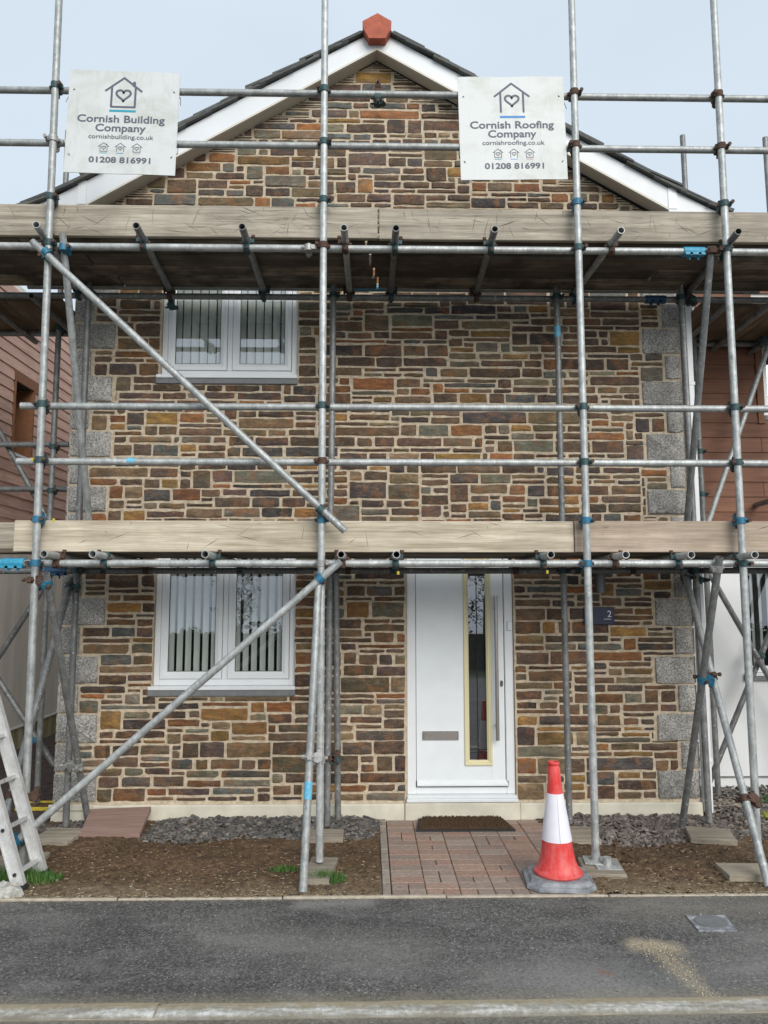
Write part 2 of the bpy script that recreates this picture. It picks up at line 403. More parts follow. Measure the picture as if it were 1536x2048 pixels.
M['sleeve'] = simple('sleeve_blue', (0.03, 0.27, 0.42), 0.5, 0.0, 0.25, 40)
M['sleeve_dark'] = simple('sleeve_navy', (0.02, 0.07, 0.15), 0.5, 0.0, 0.25, 40)
M['paint_blue'] = simple('paint_mark', (0.13, 0.42, 0.60), 0.6, 0, 0.25, 60)
M['yellow'] = simple('yellow_plastic', (0.55, 0.43, 0.04), 0.6, 0, 0.2, 40)
M['signboard'] = None
M['ink'] = simple('sign_ink', (0.105, 0.105, 0.145), 0.6)
M['teal'] = simple('sign_teal', (0.02, 0.30, 0.40), 0.6)
M['bluebar'] = simple('sign_blue', (0.07, 0.25, 0.55), 0.6)
M['pinkbar'] = simple('sign_pink', (0.45, 0.25, 0.32), 0.6)
M['tie'] = simple('cable_tie', (0.02, 0.02, 0.02), 0.5)
M['sawmark'] = simple('saw_mark', (0.055, 0.043, 0.032), 0.95)  # dark brown of the scratches and saw cuts themselves
M['tone'] = m_tone('loose_pieces')
M['leaf'] = m_tone('leaves', 0.6, 0.2)
M['bark'] = simple('bark', (0.10, 0.075, 0.05), 0.9, 0, 0.3, 20, 0.4)
M['composite'] = m_timber('composite_deck', (0.215, 0.135, 0.11), (0.315, 0.21, 0.175), 0.0, 0.15)
M['pinkclad'] = None
M['brownclad'] = None
M['render_white'] = simple('white_render', (0.76, 0.77, 0.765), 0.9, 0, 0.05, 3, 0.1)
M['render_cream'] = None
M['brownwood'] = simple('brown_trim', (0.20, 0.085, 0.035), 0.7, 0, 0.2, 20)
M['lid'] = None
M['ground'] = simple('rough_ground', (0.07, 0.085, 0.035), 0.95, 0, 0.4, 2)

def m_clad(name, lo, hi):
    m, nt, b = new_mat(name)
    r = rnd(nt)
    g = noise(nt, coords(nt, (1.6, 1.6, 24)), 1.0, 5, 0.6, 1.4)
    c = ramp(nt, g, [(0.35, lo), (0.65, hi)])
    c = mix(nt, 1.0, c, ramp(nt, r, [(0, 0.86), (1, 1.12)]), 'MULTIPLY')
    big = ramp(nt, noise(nt, coords(nt), 1.2, 3, 0.5), [(0.35, 0.9), (0.65, 1.1)])
    c = mix(nt, 1.0, c, big, 'MULTIPLY')
    nt.links.new(c, b.inputs['Base Color']); b.inputs['Roughness'].default_value = 0.75
    bump(nt, b, g, 0.3, 0.004)
    return m
M['pinkclad'] = m_clad('cedar_cladding', (0.47, 0.285, 0.225), (0.61, 0.41, 0.335))
M['brownclad'] = m_clad('brown_cladding', (0.160, 0.070, 0.041), (0.225, 0.104, 0.061))

def m_render_dirty():
    m, nt, b = new_mat('cream_render')
    st = noise(nt, coords(nt, (3, 3, 0.35)), 1.0, 5, 0.65)
    c = ramp(nt, st, [(0.32, (0.66, 0.62, 0.54)), (0.62, (0.86, 0.84, 0.79))])
    nt.links.new(c, b.inputs['Base Color']); b.inputs['Roughness'].default_value = 0.9
    return m
M['render_cream'] = m_render_dirty()
def m_moss():
    m, nt, b = new_mat('mossy_plinth')
    st = noise(nt, coords(nt, (5, 5, 0.8)), 1.0, 5, 0.65)
    c = ramp(nt, st, [(0.34, (0.17, 0.155, 0.05)), (0.52, (0.36, 0.32, 0.17)), (0.68, (0.56, 0.53, 0.42))])
    nt.links.new(c, b.inputs['Base Color']); b.inputs['Roughness'].default_value = 0.95
    return m
M['moss'] = m_moss()
def m_cone():
    m, nt, b = new_mat('cone_orange_red')
    p = coords(nt)
    f = noise(nt, coords(nt, (1, 1, 0.5)), 14, 6, 0.7)
    c = ramp(nt, f, [(0.42, (0.66, 0.040, 0.035)), (0.66, (0.66, 0.15, 0.14))])
    sm = ramp(nt, noise(nt, p, 34, 3, 0.6), [(0.66, 0.0), (0.72, 1.0)])
    c = mix(nt, mth(nt, 'MULTIPLY', sm, 0.5), c, (0.25, 0.03, 0.025))
    nt.links.new(c, b.inputs['Base Color']); b.inputs['Roughness'].default_value = 0.5
    return m
M['cone_red'] = m_cone()
def m_sign():
    m, nt, b = new_mat('sign_board')
    p = coords(nt)
    f = noise(nt, p, 3.2, 6, 0.7, 0.6)
    c = ramp(nt, f, [(0.32, (0.50, 0.52, 0.48)), (0.55, (0.63, 0.655, 0.65))])
    cr = ramp(nt, mth(nt, 'ABSOLUTE', mth(nt, 'SUBTRACT', noise(nt, coords(nt, (7, 1, 1.2)), 1, 2, 0.5, 0.5), 0.5)), [(0.0, 1.0), (0.01, 0.0)])
    c = mix(nt, mth(nt, 'MULTIPLY', cr, 0.18), c, (0.35, 0.36, 0.35))
    nt.links.new(c, b.inputs['Base Color']); b.inputs['Roughness'].default_value = 0.45
    return m
M['signboard'] = m_sign()
def m_lid():
    m, nt, b = new_mat('meter_lid')
    p = coords(nt)
    f = noise(nt, p, 22, 6, 0.75)
    c = ramp(nt, f, [(0.35, (0.10, 0.105, 0.115)), (0.52, (0.26, 0.27, 0.29)), (0.66, (0.52, 0.52, 0.52))])
    nt.links.new(c, b.inputs['Base Color']); b.inputs['Roughness'].default_value = 0.6
    bump(nt, b, f, 0.4, 0.004)
    return m
M['lid'] = m_lid()
def m_fabric():
    m, nt, b = new_mat('blind_fabric')
    g = noise(nt, coords(nt, (60, 60, 7)), 1.0, 3, 0.6, 0.6)
    c = ramp(nt, g, [(0.3, (0.74, 0.76, 0.72)), (0.7, (0.86, 0.88, 0.84))])
    nt.links.new(c, b.inputs['Base Color']); b.inputs['Roughness'].default_value = 0.9
    return m
M['fabric'] = m_fabric()

# ------------------------------------------------------------------ object helpers
ORG = {}
def reg(o, loc):
    ORG[o.name] = Vector(loc); return o
def tag(o, label=None, cat=None, group=None, kind=None):
    if label: o['label'] = label
    if cat: o['category'] = cat
    if group: o['group'] = group
    if kind: o['kind'] = kind
    return o
def thing(name, loc, label, cat, group=None, kind=None):
    o = bpy.data.objects.new(name, None); COL.objects.link(o)
    o.location = loc; o.empty_display_size = 0.1
    reg(o, loc)
    return tag(o, label, cat, group, kind)
def put(o, parent, loc):
    COL.objects.link(o)
    if parent is not None:
        o.parent = parent
        o.location = Vector(loc) - ORG[parent.name]
    else:
        o.location = loc
    return reg(o, loc)

class MB:
    def __init__(s): s.v = []; s.f = []; s.m = []; s.c = []
    def add(s, vs, fs, mi=0, col=None):
        k = len(s.v)
        s.v += [Vector(v) for v in vs]; s.f += [tuple(i + k for i in f) for f in fs]; s.m += [mi] * len(fs)
        s.c += [col or (1, 1, 1)] * len(vs)
        return s
    def box(s, x0, x1, y0, y1, z0, z1, mi=0, col=None):
        v = [(x0, y0, z0), (x1, y0, z0), (x1, y1, z0), (x0, y1, z0), (x0, y0, z1), (x1, y0, z1), (x1, y1, z1), (x0, y1, z1)]
        return s.add(v, [(0, 3, 2, 1), (4, 5, 6, 7), (0, 1, 5, 4), (1, 2, 6, 5), (2, 3, 7, 6), (3, 0, 4, 7)], mi, col)
    def cbox(s, x0, x1, y0, y1, z0, z1, e=0.004, mi=0, col=None):
        """box with chamfered edges on all sides"""
        vs = []; idx = {}
        X, Y, Z = (x0, x1), (y0, y1), (z0, z1)
        for i in (0, 1):
            for j in (0, 1):
                for k in (0, 1):
                    sx, sy, sz = (1, -1)[i], (1, -1)[j], (1, -1)[k]
                    idx[i, j, k, 0] = len(vs); vs.append((X[i], Y[j] + sy * e, Z[k] + sz * e))
                    idx[i, j, k, 1] = len(vs); vs.append((X[i] + sx * e, Y[j], Z[k] + sz * e))
                    idx[i, j, k, 2] = len(vs); vs.append((X[i] + sx * e, Y[j] + sy * e, Z[k]))
        I = idx; fs = []
        for i in (0, 1): fs.append((I[i, 0, 0, 0], I[i, 1, 0, 0], I[i, 1, 1, 0], I[i, 0, 1, 0]))
        for j in (0, 1): fs.append((I[0, j, 0, 1], I[1, j, 0, 1], I[1, j, 1, 1], I[0, j, 1, 1]))
        for k in (0, 1): fs.append((I[0, 0, k, 2], I[1, 0, k, 2], I[1, 1, k, 2], I[0, 1, k, 2]))
        for a in (0, 1):
            for c in (0, 1):
                fs.append((I[a, c, 0, 0], I[a, c, 1, 0], I[a, c, 1, 1], I[a, c, 0, 1]))
                fs.append((I[a, 0, c, 0], I[a, 1, c, 0], I[a, 1, c, 2], I[a, 0, c, 2]))
                fs.append((I[0, a, c, 1], I[1, a, c, 1], I[1, a, c, 2], I[0, a, c, 2]))
        for i in (0, 1):
            for j in (0, 1):
                for k in (0, 1):
                    fs.append((I[i, j, k, 0], I[i, j, k, 1], I[i, j, k, 2]))
        return s.add(vs, fs, mi, col)
    def prism(s, poly, d, mi=0, col=None):
        """poly: 3-D points of one face; d: extrusion vector"""
        n = len(poly); d = Vector(d)
        vs = [Vector(p) for p in poly] + [Vector(p) + d for p in poly]
        fs = [tuple(range(n)), tuple(range(2 * n - 1, n - 1, -1))] + [(i, n + i, n + (i + 1) % n, (i + 1) % n) for i in range(n)]
        return s.add(vs, fs, mi, col)
    def tube(s, p0, p1, r, n=14, mi=0, hollow=0.0, col=None):
        p0, p1 = Vector(p0), Vector(p1); ax = (p1 - p0).normalized()
        up = Vector((0, 0, 1)) if abs(ax.z) < 0.9 else Vector((1, 0, 0))
        a = ax.cross(up).normalized(); b = ax.cross(a)
        def ring(p, q): return [p + (a * math.cos(2 * math.pi * i / n) + b * math.sin(2 * math.pi * i / n)) * q for i in range(n)]
        vs = ring(p0, r) + ring(p1, r); fs = [(i, (i + 1) % n, n + (i + 1) % n, n + i) for i in range(n)]
        if hollow:
            vs += ring(p0, hollow) + ring(p1, hollow)
            for i in range(n):
                j = (i + 1) % n
                fs += [(i, 2 * n + i, 2 * n + j, j), (n + i, n + j, 3 * n + j, 3 * n + i), (2 * n + i, 3 * n + i, 3 * n + j, 2 * n + j)]
        else:
            fs += [tuple(range(n - 1, -1, -1)), tuple(range(n, 2 * n))]
        return s.add(vs, fs, mi, col)
    def lathe(s, prof, c=(0, 0, 0), n=32, mi=0):
        c = Vector(c); vs = []; fs = []
        for r, z in prof:
            vs += [c + Vector((r * math.cos(2 * math.pi * i / n), r * math.sin(2 * math.pi * i / n), z)) for i in range(n)]
        for k in range(len(prof) - 1):
            for i in range(n):
                j = (i + 1) % n
                fs.append((k * n + i, k * n + j, (k + 1) * n + j, (k + 1) * n + i))
        return s.add(vs, fs, mi)
    def mesh(s, name, mats, origin, smooth=None, tone=False):
        me = bpy.data.meshes.new(name)
        o = Vector(origin)
        me.from_pydata([tuple(v - o) for v in s.v], [], s.f)
        for mt in mats: me.materials.append(mt)
        if len(mats) > 1:
            me.polygons.foreach_set('material_index', s.m)
        if tone:
            a = me.color_attributes.new('tone', 'FLOAT_COLOR', 'POINT')
            a.data.foreach_set('color', [x for c in s.c for x in (*c, 1.0)])
        bm = bmesh.new(); bm.from_mesh(me)
        bmesh.ops.recalc_face_normals(bm, faces=bm.faces[:]) if len(s.f) < 6000 else None
        bm.to_mesh(me); bm.free()
        if smooth is not None:
            me.polygons.foreach_set('use_smooth', [True] * len(me.polygons))
            me.set_sharp_from_angle(angle=RAD(smooth))
        me.update()
        return me
    def build(s, name, mats, parent=None, smooth=None, tone=False, origin=None, local=False, kind=None, label=None):
        if not isinstance(mats, (list, tuple)): mats = [mats]
        if local:
            o = bpy.data.objects.new(name, s.mesh(name, mats, (0, 0, 0), smooth, tone))
            COL.objects.link(o); o.parent = parent
        else:
            if origin is None:
                lo = [min(v[i] for v in s.v) for i in range(3)]; hi = [max(v[i] for v in s.v) for i in range(3)]
                origin = [(a + b) / 2 for a, b in zip(lo, hi)]
            o = bpy.data.objects.new(name, s.mesh(name, mats, origin, smooth, tone))
            put(o, parent, origin)
        if kind: o['kind'] = kind
        if label: o['label'] = label
        return o

def sub(o, root):       # let a mesh part carry sub-parts (its world origin is known)
    return o

# =================================================================== GROUND
Z0 = 0.0
g = MB(); g.add([(-250, -250, -34), (250, -250, -34), (250, -9, -0.16), (-250, -9, -0.16), (250, 250, -0.16), (-250, 250, -0.16)], [(0, 1, 2, 3), (3, 2, 4, 5)])
g.build('ground', M['ground'], kind='structure')
road = MB(); road.box(-30, 30, -4.2, 3.349, -0.15, -0.010)
road.build('road', M['tarmac'], kind='structure')
pav = MB(); pav.box(-30, 30, 3.462, 4.575, -0.15, 0.0)
pav.build('pavement', M['tarmac'], kind='structure')

kerb = thing('kerb', (0, 3.4, -0.1), None, None, kind='structure')
def kerb_mesh():
    mb = MB(); L = 0.911; n = 9
    prof = [(0.006, -0.12), (0.006, -0.012), (0.010, -0.004), (0.020, 0.002), (0.036, 0.004), (0.112, 0.002), (0.112, -0.12)]
    vs = []; fs = []; k = len(prof)
    for i in range(n + 1):
        x = L * i / n
        for j, (y, z) in enumerate(prof):
            w = 0.0 if j in (0, k - 1) else random.uniform(-0.0012, 0.0012)
            e = 0.0015 if i in (0, n) else 0.0
            vs.append((x, 3.348 + y + w + (e if j < 3 else 0), z + w - e))
    for i in range(n):
        for j in range(k - 1): fs.append((i * k + j, i * k + j + 1, (i + 1) * k + j + 1, (i + 1) * k + j))
    fs += [tuple(range(k)), tuple(range(n * k + k - 1, n * k - 1, -1))]
    mb.add(vs, fs); return mb
km = kerb_mesh().mesh('kerb_stone', [M['kerbc']], (0, 0, 0), 50)
for i in range(-4, 5):
    o = bpy.data.objects.new('kerb_stone', km)
    x = -0.42 + (i) * 0.915 - 0.45
    put(o, kerb, (x, 0.001 * (i % 3), 0.0015 * ((i * 7) % 3 - 1)))
    o.rotation_euler = (0, 0, 0.001 * ((i % 3) - 1))
mb = MB(); mb.box(-5, 5, 3.358, 3.455, -0.12, -0.006); mb.build('joint_mortar', M['edging'], kerb)

# thin concrete edging between pavement and garden
edge = thing('garden_edging', (0, 4.59, 0), None, None, kind='structure')
x = -4.2
while x < 4.4:
    L = 0.93
    mb = MB(); mb.cbox(x, x + L - 0.006, 4.577, 4.605 + 0.004 * math.sin(x), -0.1, 0.008 + random.uniform(-0.003, 0.004), 0.004)
    mb.build('edging_strip', M['edging'], edge)
    x += L

# garden soil, gently uneven, left and right of the path
def soil(x0, x1, y0, y1, nx, ny):
    mb = MB(); vs = []; fs = []
    rr = random.Random(5)
    for j in range(ny + 1):
        for i in range(nx + 1):
            x = x0 + (x1 - x0) * i / nx; y = y0 + (y1 - y0) * j / ny
            z = 0.004 + 0.008 * math.sin(x * 5.1 + 2 * y) * math.sin(y * 7.3 + x) + rr.uniform(-0.006, 0.007)
            if 1.4 < x < 2.2 and y < 4.9: z += 0.012 * max(0, math.sin(x * 21) * math.sin(y * 19))
            vs.append((x, y, z))
    for j in range(ny):
        for i in range(nx):
            a = j * (nx + 1) + i; fs.append((a, a + 1, a + nx + 2, a + nx + 1))
    mb.add(vs, fs); return mb
PX0, PX1 = 0.085, 1.285        # the brick path
soil(-2.42, PX0 - 0.002, 4.607, 6.16, 110, 68).build('soil', M['soil'], kind='structure', smooth=80)
soil(PX1 + 0.002, 6.5, 4.607, 6.96, 180, 90).build('soil', M['soil'], kind='structure', smooth=80)
soil(-6.5, -2.425, 4.607, 5.6, 80, 30).build('soil', M['soil'], kind='structure', smooth=80)

# driveway beside the house
drive = thing('driveway', (-3.2, 8, 0), None, None, kind='structure')
mb = MB(); mb.box(-6.5, -2.44, 5.605, 14.0, -0.1, -0.014); mb.build('drive_bed', M['jointsand'], drive)
dm = MB(); dm.cbox(-0.098, 0.098, -0.048, 0.048, -0.05, 0.0, 0.004)
dme = dm.mesh('paver', [M['drive']], (0, 0, 0))
n = 0
for j in range(44):
    for i in range(8):
        xx = -3.93 + 0.2 * i + (0.1 if j % 2 else 0); yy = 5.66 + j * 0.1
        if xx > -2.52 or n >= 298: continue
        o = bpy.data.objects.new('paver', dme); put(o, drive, (xx, yy, random.uniform(-0.003, 0.002))); n += 1

# brick path
path = thing('path', (0.69, 5.3, 0), None, None, kind='structure')
mb = MB(); mb.box(PX0, PX1, 4.607, 6.128, -0.1, -0.010); mb.build('joint_sand', M['jointsand'], path)
pm_full = MB().cbox(-0.098, 0.098, -0.048, 0.048, -0.05, 0.003, 0.0035).mesh('brick_paver', [M['paver']], (0, 0, 0))
pm_half = MB().cbox(-0.048, 0.048, -0.048, 0.048, -0.05, 0.003, 0.0035).mesh('brick_paver', [M['paver']], (0, 0, 0))
ped = MB().cbox(-0.024, 0.024, -0.098, 0.098, -0.06, 0.008, 0.004).mesh('edging_block', [M['paver_edge']], (0, 0, 0))
for j in range(15):
    yy = 4.66 + j * 0.1
    for c in range(6):
        xx = PX0 + 0.054 + 0.1 + c * 0.2 - (0.0)
        if xx + 0.1 > PX1 + 0.06: continue
        jz = random.uniform(-0.002, 0.002)
        if random.random() < (0.85 if j == 0 else 0.34):
            for d in (-0.05, 0.05):
                o = bpy.data.objects.new('brick_paver', pm_half); put(o, path, (xx + d + random.uniform(-.001, .001), yy, jz + random.uniform(-.001, .001)))
                o.rotation_euler.z = random.choice((0, math.pi / 2)) + random.uniform(-.006, .006)
        else:
            o = bpy.data.objects.new('brick_paver', pm_full); put(o, path, (xx, yy, jz)); o.rotation_euler.z = random.uniform(-.006, .006)
for j in range(8):
    o = bpy.data.objects.new('edging_block', ped); put(o, path, (PX0 + 0.025, 4.706 + j * 0.2 - (0.07 if j == 7 else 0), random.uniform(-.003, .003)))

# =================================================================== HOUSE
YW = 6.15
HX0, HX1 = -2.405, 2.585
APX = 0.063; WAPZ = 6.30; WSL = 0.585
def wall_top(x): return WAPZ - WSL * abs(x - APX)
house = thing('stone_house', (0.1, YW, 0), 'brown slatestone gable house with granite corners and white front door', 'house')

def win_rect(l, r, b, top): return (l, r, b, top)
W_LOW = (at(303, 1385, YW).x, at(589, 1385, YW).x, at(303, 1391, YW).z, 2.16)
W_UP = (at(320, 750, YW).x, at(594, 750, YW).x, at(320, 767, YW).z, 4.62)
DOOR = (0.302, 1.152, 0.128, 2.22)
OPEN = [W_LOW, W_UP, DOOR]

# mortar core with openings and reveals
core = MB()
xs = sorted({HX0, HX1, *[o[0] for o in OPEN], *[o[1] for o in OPEN]})
ZT = 4.75
zs = sorted({0.0, ZT, *[o[2] for o in OPEN], *[o[3] for o in OPEN]})
for i in range(len(xs) - 1):
    for j in range(len(zs) - 1):
        cx, cz = (xs[i] + xs[i + 1]) / 2, (zs[j] + zs[j + 1]) / 2
        if any(o[0] < cx < o[1] and o[2] < cz < o[3] for o in OPEN): continue
        core.add([(xs[i], YW, zs[j]), (xs[i + 1], YW, zs[j]), (xs[i + 1], YW, zs[j + 1]), (xs[i], YW, zs[j + 1])], [(0, 1, 2, 3)])
core.add([(HX0, YW, ZT), (HX1, YW, ZT), (HX1, YW, wall_top(HX1) + .01), (APX, YW, WAPZ + .01), (HX0, YW, wall_top(HX0) + .01)], [(0, 1, 2, 3, 4)])
for (a, b, c, d) in OPEN:
    for q in ([(a, c), (a, d)], [(b, c), (b, d)], [(a, c), (b, c)], [(a, d), (b, d)]):
        (xa, za), (xb, zb) = q
        core.add([(xa, YW, za), (xb, YW, zb), (xb, YW + 0.16, zb), (xa, YW + 0.16, za)], [(0, 1, 2, 3)])
wall = core.build('wall', M['mortar'], house, origin=(0.09, YW, 2.4))
sides = MB()
sides.box(HX0, HX0 + 0.25, YW + 0.01, 13.5, 0, wall_top(HX0) - 0.02)
sides.box(HX1 - 0.25, HX1, YW + 0.01, 13.5, 0, wall_top(HX1) - 0.02)
sides.box(HX0 + 0.25, HX1 - 0.25, 13.2, 13.5, 0, wall_top(HX1))
sides.build('side_wall', M['render_cream'], house)

# --- stones: random rubble brought to courses, packed on a grid
CX, CZ = 0.02, 0.0215
GX0, GZ0 = HX0, 0.135
NX = int((HX1 - HX0) / CX); NZ = int((6.32 - GZ0) / CZ)
occ = [[False] * NX for _ in range(NZ)]
def block(a, b, c, d):
    for k in range(NZ):
        z = GZ0 + (k + .5) * CZ
        if c < z < d:
            for i in range(NX):
                x = GX0 + (i + .5) * CX
                if a < x < b: occ[k][i] = True
for (a, b, c, d) in OPEN: block(a, b, c - (0.0 if a > 0 else 0.005), d)
QU = []
QH = 0.2235
for side in (0, 1):
    z = 0.132; k = 0
    while z < 4.72:
        w = (0.325 + random.uniform(-.02, .02)) if k % 2 == 0 else (0.155 + random.uniform(-.012, .012))
        h = QH + random.uniform(-.006, .006)
        if side == 0: r = (HX0, HX0 + w, z, z + h)
        else: r = (HX1 - w, HX1, z, z + h)
        QU.append(r); block(r[0] - 0.001, r[1] + 0.001, r[2], r[3])
        z += h; k += 1
for k in range(NZ):
    z = GZ0 + (k) * CZ
    for i in range(NX):
        x = GX0 + (i + .5) * CX
        if z > wall_top(x) + 0.01: occ[k][i] = True

PAL = [((0.085, 0.050, 0.030), 28), ((0.112, 0.066, 0.035), 20), ((0.135, 0.092, 0.046), 14), ((0.082, 0.052, 0.042), 11),
       ((0.092, 0.096, 0.088), 9), ((0.140, 0.126, 0.086), 9), ((0.225, 0.085, 0.024), 8), ((0.245, 0.130, 0.032), 7), ((0.052, 0.042, 0.038), 7),
       ((0.185, 0.130, 0.072), 6)]
PALC = [p[0] for p in PAL]; PALW = [p[1] for p in PAL]
stones = []
rs = random.Random(77)
for k in range(NZ):
    i = 0
    while i < NX:
        if occ[k][i]: i += 1; continue
        run = 0
        while i + run < NX and not occ[k][i + run] and run < 40: run += 1
        h = rs.choices((2, 3, 4, 5, 6, 7), (21, 32, 26, 14, 6, 1))[0]
        if rs.random() < 0.62 and i > 0:                     # match the neighbour's bed joint where one is near
            up = 0
            while k + up < NZ and occ[k + up][i - 1] and up < 8: up += 1
            if 2 <= up <= 6: h = up
        w = int(max(3.2, rs.lognormvariate(math.log(11.8), 0.42)))
        if h >= 5: w = max(w, h + 1)
        if h == 2: w = max(6, min(w, 22))
        w = min(w, 27)
        if run <= w + 3: w = run if run <= 28 else run // 2
        if h == 2 and w < 7: h = rs.choice((3, 4))
        if w < 8:
            def rise(c):
                u = 0
                while k + u < NZ and u < 9 and occ[k + u][c]: u += 1
                return u
            rl = rise(i - 1) if i > 0 else 9; rr_ = rise(i + w) if i + w < NX else 9
            if run == w and min(rl, rr_) >= 2: h = min(min(rl, rr_), 7)
        # headroom
        hh = 0
        while hh < h and k + hh < NZ and all(not occ[k + hh][i + q] for q in range(w)): hh += 1
        if hh < h and hh >= 1: h = hh
        # do not leave a one-cell sliver above
        if k + h < NZ and k + h + 1 < NZ and not occ[k + h][i] and occ[k + h + 1][i]:
            if all(not occ[k + h][i + q] for q in range(w)): h += 1
        for a in range(h):
            for q in range(w):
                if k + a < NZ: occ[k + a][i + q] = True
        stones.append((GX0 + i * CX, GX0 + (i + w) * CX, GZ0 + k * CZ, GZ0 + (k + h) * CZ))
        i += w

def clip(poly, nx, nz, d):      # keep nx*x + nz*z <= d
    out = []
    for a in range(len(poly)):
        p, q = poly[a], poly[(a + 1) % len(poly)]
        dp, dq = nx * p[0] + nz * p[1] - d, nx * q[0] + nz * q[1] - d
        if dp <= 0: out.append(p)
        if dp * dq < 0:
            t = dp / (dp - dq); out.append((p[0] + (q[0] - p[0]) * t, p[1] + (q[1] - p[1]) * t))
    return out
def stone_outline(x0, x1, z0, z1, joint, rough, rr):
    j = joint / 2
    x0 += j * rr.uniform(.5, 1.7); x1 -= j * rr.uniform(.5, 1.7); z0 += j * rr.uniform(.35, 1.3); z1 -= j * rr.uniform(.35, 1.3)
    w, h = x1 - x0, z1 - z0
    pts = []
    rad = lambda: min(rr.choice((.002, .003, .005, .008, .016)), w * .3, h * .38)
    cs = [(x0, z0, 1, 1), (x1, z0, -1, 1), (x1, z1, -1, -1), (x0, z1, 1, -1)]
    for n, (cx, cz, sx, sz) in enumerate(cs):
        r = rad(); r2 = rad()
        a = (cx + sx * r * rr.uniform(.8, 1.6), cz + rr.uniform(-rough, rough) * .6); b = (cx + rr.uniform(-rough, rough) * .6, cz + sz * r2)
        pts += [b, a] if n in (0, 2) else [a, b]
        if n in (0, 2):
            k = 3 if w > .26 else (2 if w > .15 else (1 if w > .08 else 0))
            for i in range(k):
                t = (i + 1 + rr.uniform(-.25, .25)) / (k + 1)
                pts.append((x0 + w * (t if n == 0 else 1 - t), (z0 if n == 0 else z1) + rr.uniform(-rough, rough)))
    return pts
def stone_mesh(mb, pts, depth, col, rr, y0=YW, e1=0.0028, e2=0.011):
    n = len(pts)
    cx = sum(p[0] for p in pts) / n; cz = sum(p[1] for p in pts) / n
    w = max(p[0] for p in pts) - min(p[0] for p in pts); h = max(p[1] for p in pts) - min(p[1] for p in pts)
    def ins(p, e):
        fx = max(0.0, 1 - 2 * e / max(w, .02)); fz = max(0.15, 1 - 2 * e / max(h, .02))
        return (cx + (p[0] - cx) * fx, cz + (p[1] - cz) * fz)
    tx, tz = rr.uniform(-.012, .012), rr.uniform(-.02, .02)
    vs = [(p[0], y0 + 0.004, p[1]) for p in pts]
    for p in pts:
        q = ins(p, e1); vs.append((q[0], y0 - depth * rr.uniform(.55, .85), q[1]))
    for p in pts:
        q = ins(p, e2); vs.append((q[0], y0 - depth * rr.uniform(.82, 1.2) - tx * (q[0] - cx) - tz * (q[1] - cz), q[1]))
    vs.append((cx + rr.uniform(-.35, .35) * w * .5, y0 - depth * rr.uniform(.75, 1.35), cz + rr.uniform(-.2, .2) * h))
    fs = []
    for r in (0, 1):
        for i in range(n):
            j = (i + 1) % n; fs.append((r * n + i, r * n + j, (r + 1) * n + j, (r + 1) * n + i))
    for i in range(n): fs.append((2 * n + i, 2 * n + (i + 1) % n, 3 * n))
    mb.add(vs, fs, 0, col)

stones.sort(key=lambda s: -(s[1] - s[0]) * (s[3] - s[2]))
rs = random.Random(31)
rest = MB(); made = 0
for (x0, x1, z0, z1) in stones:
    pts = stone_outline(x0, x1, z0, z1, 0.0172, 0.0050, rs)
    pts = clip(pts, WSL, 1, WAPZ + WSL * APX - 0.004); pts = clip(pts, -WSL, 1, WAPZ - WSL * APX - 0.004) if pts else pts
    if len(pts) < 3: continue
    c = rs.choices(PALC, PALW)[0]
    v = rs.uniform(.50, 1.22)
    c = tuple(min(1, q * v * rs.uniform(.93, 1.07)) for q in c)
    d = rs.uniform(0.004, 0.011)
    if made < 300:
        mb = MB(); stone_mesh(mb, pts, d, c, rs); mb.build('stone', M['stone'], wall, smooth=22, tone=True); made += 1
    else:
        stone_mesh(rest, pts, d, c, rs)
rest.build('small_stones', M['stone'], wall, smooth=22, tone=True, kind='stuff')
for (x0, x1, z0, z1) in QU:
    pts = stone_outline(x0 + (0.0 if x0 > 0 else -0.006), x1 + (0.006 if x0 > 0 else 0.0), z0, z1, 0.016, 0.004, rs)
    mb = MB(); stone_mesh(mb, pts, rs.uniform(0.014, 0.02), (1, 1, 1), rs, e1=0.006, e2=0.02)
    # returns onto the side wall
    xe = x0 if x0 < 0 else x1
    s = -1 if x0 < 0 else 1
    mb.box(min(xe, xe + s * .012), max(xe, xe + s * .012), YW + 0.006, YW + 0.3, z0 + .008, z1 - .008)
    mb.build('quoin', M['granite'], wall, smooth=45)

# plinth
pl = MB()
pl.cbox(HX0 - 0.01, DOOR[0] - 0.02, YW - 0.035, YW + 0.01, -0.05, 0.118, 0.008)
pl.cbox(DOOR[1] + 0.02, HX1 + 0.01, YW - 0.035, YW + 0.01, -0.05, 0.118, 0.008)
pl.cbox(DOOR[0] - 0.018, DOOR[1] + 0.018, YW - 0.045, YW + 0.02, -0.05, 0.126, 0.006)
pl.cbox(HX0 - 0.022, HX0 + 0.31, YW - 0.05, YW - 0.036, 0.085, 0.13, 0.004)
pl.box(HX0 - 0.01, HX0 + .05, YW + .012, 9, -0.05, 0.118)
pl.build('plinth', M['plinth'], house)

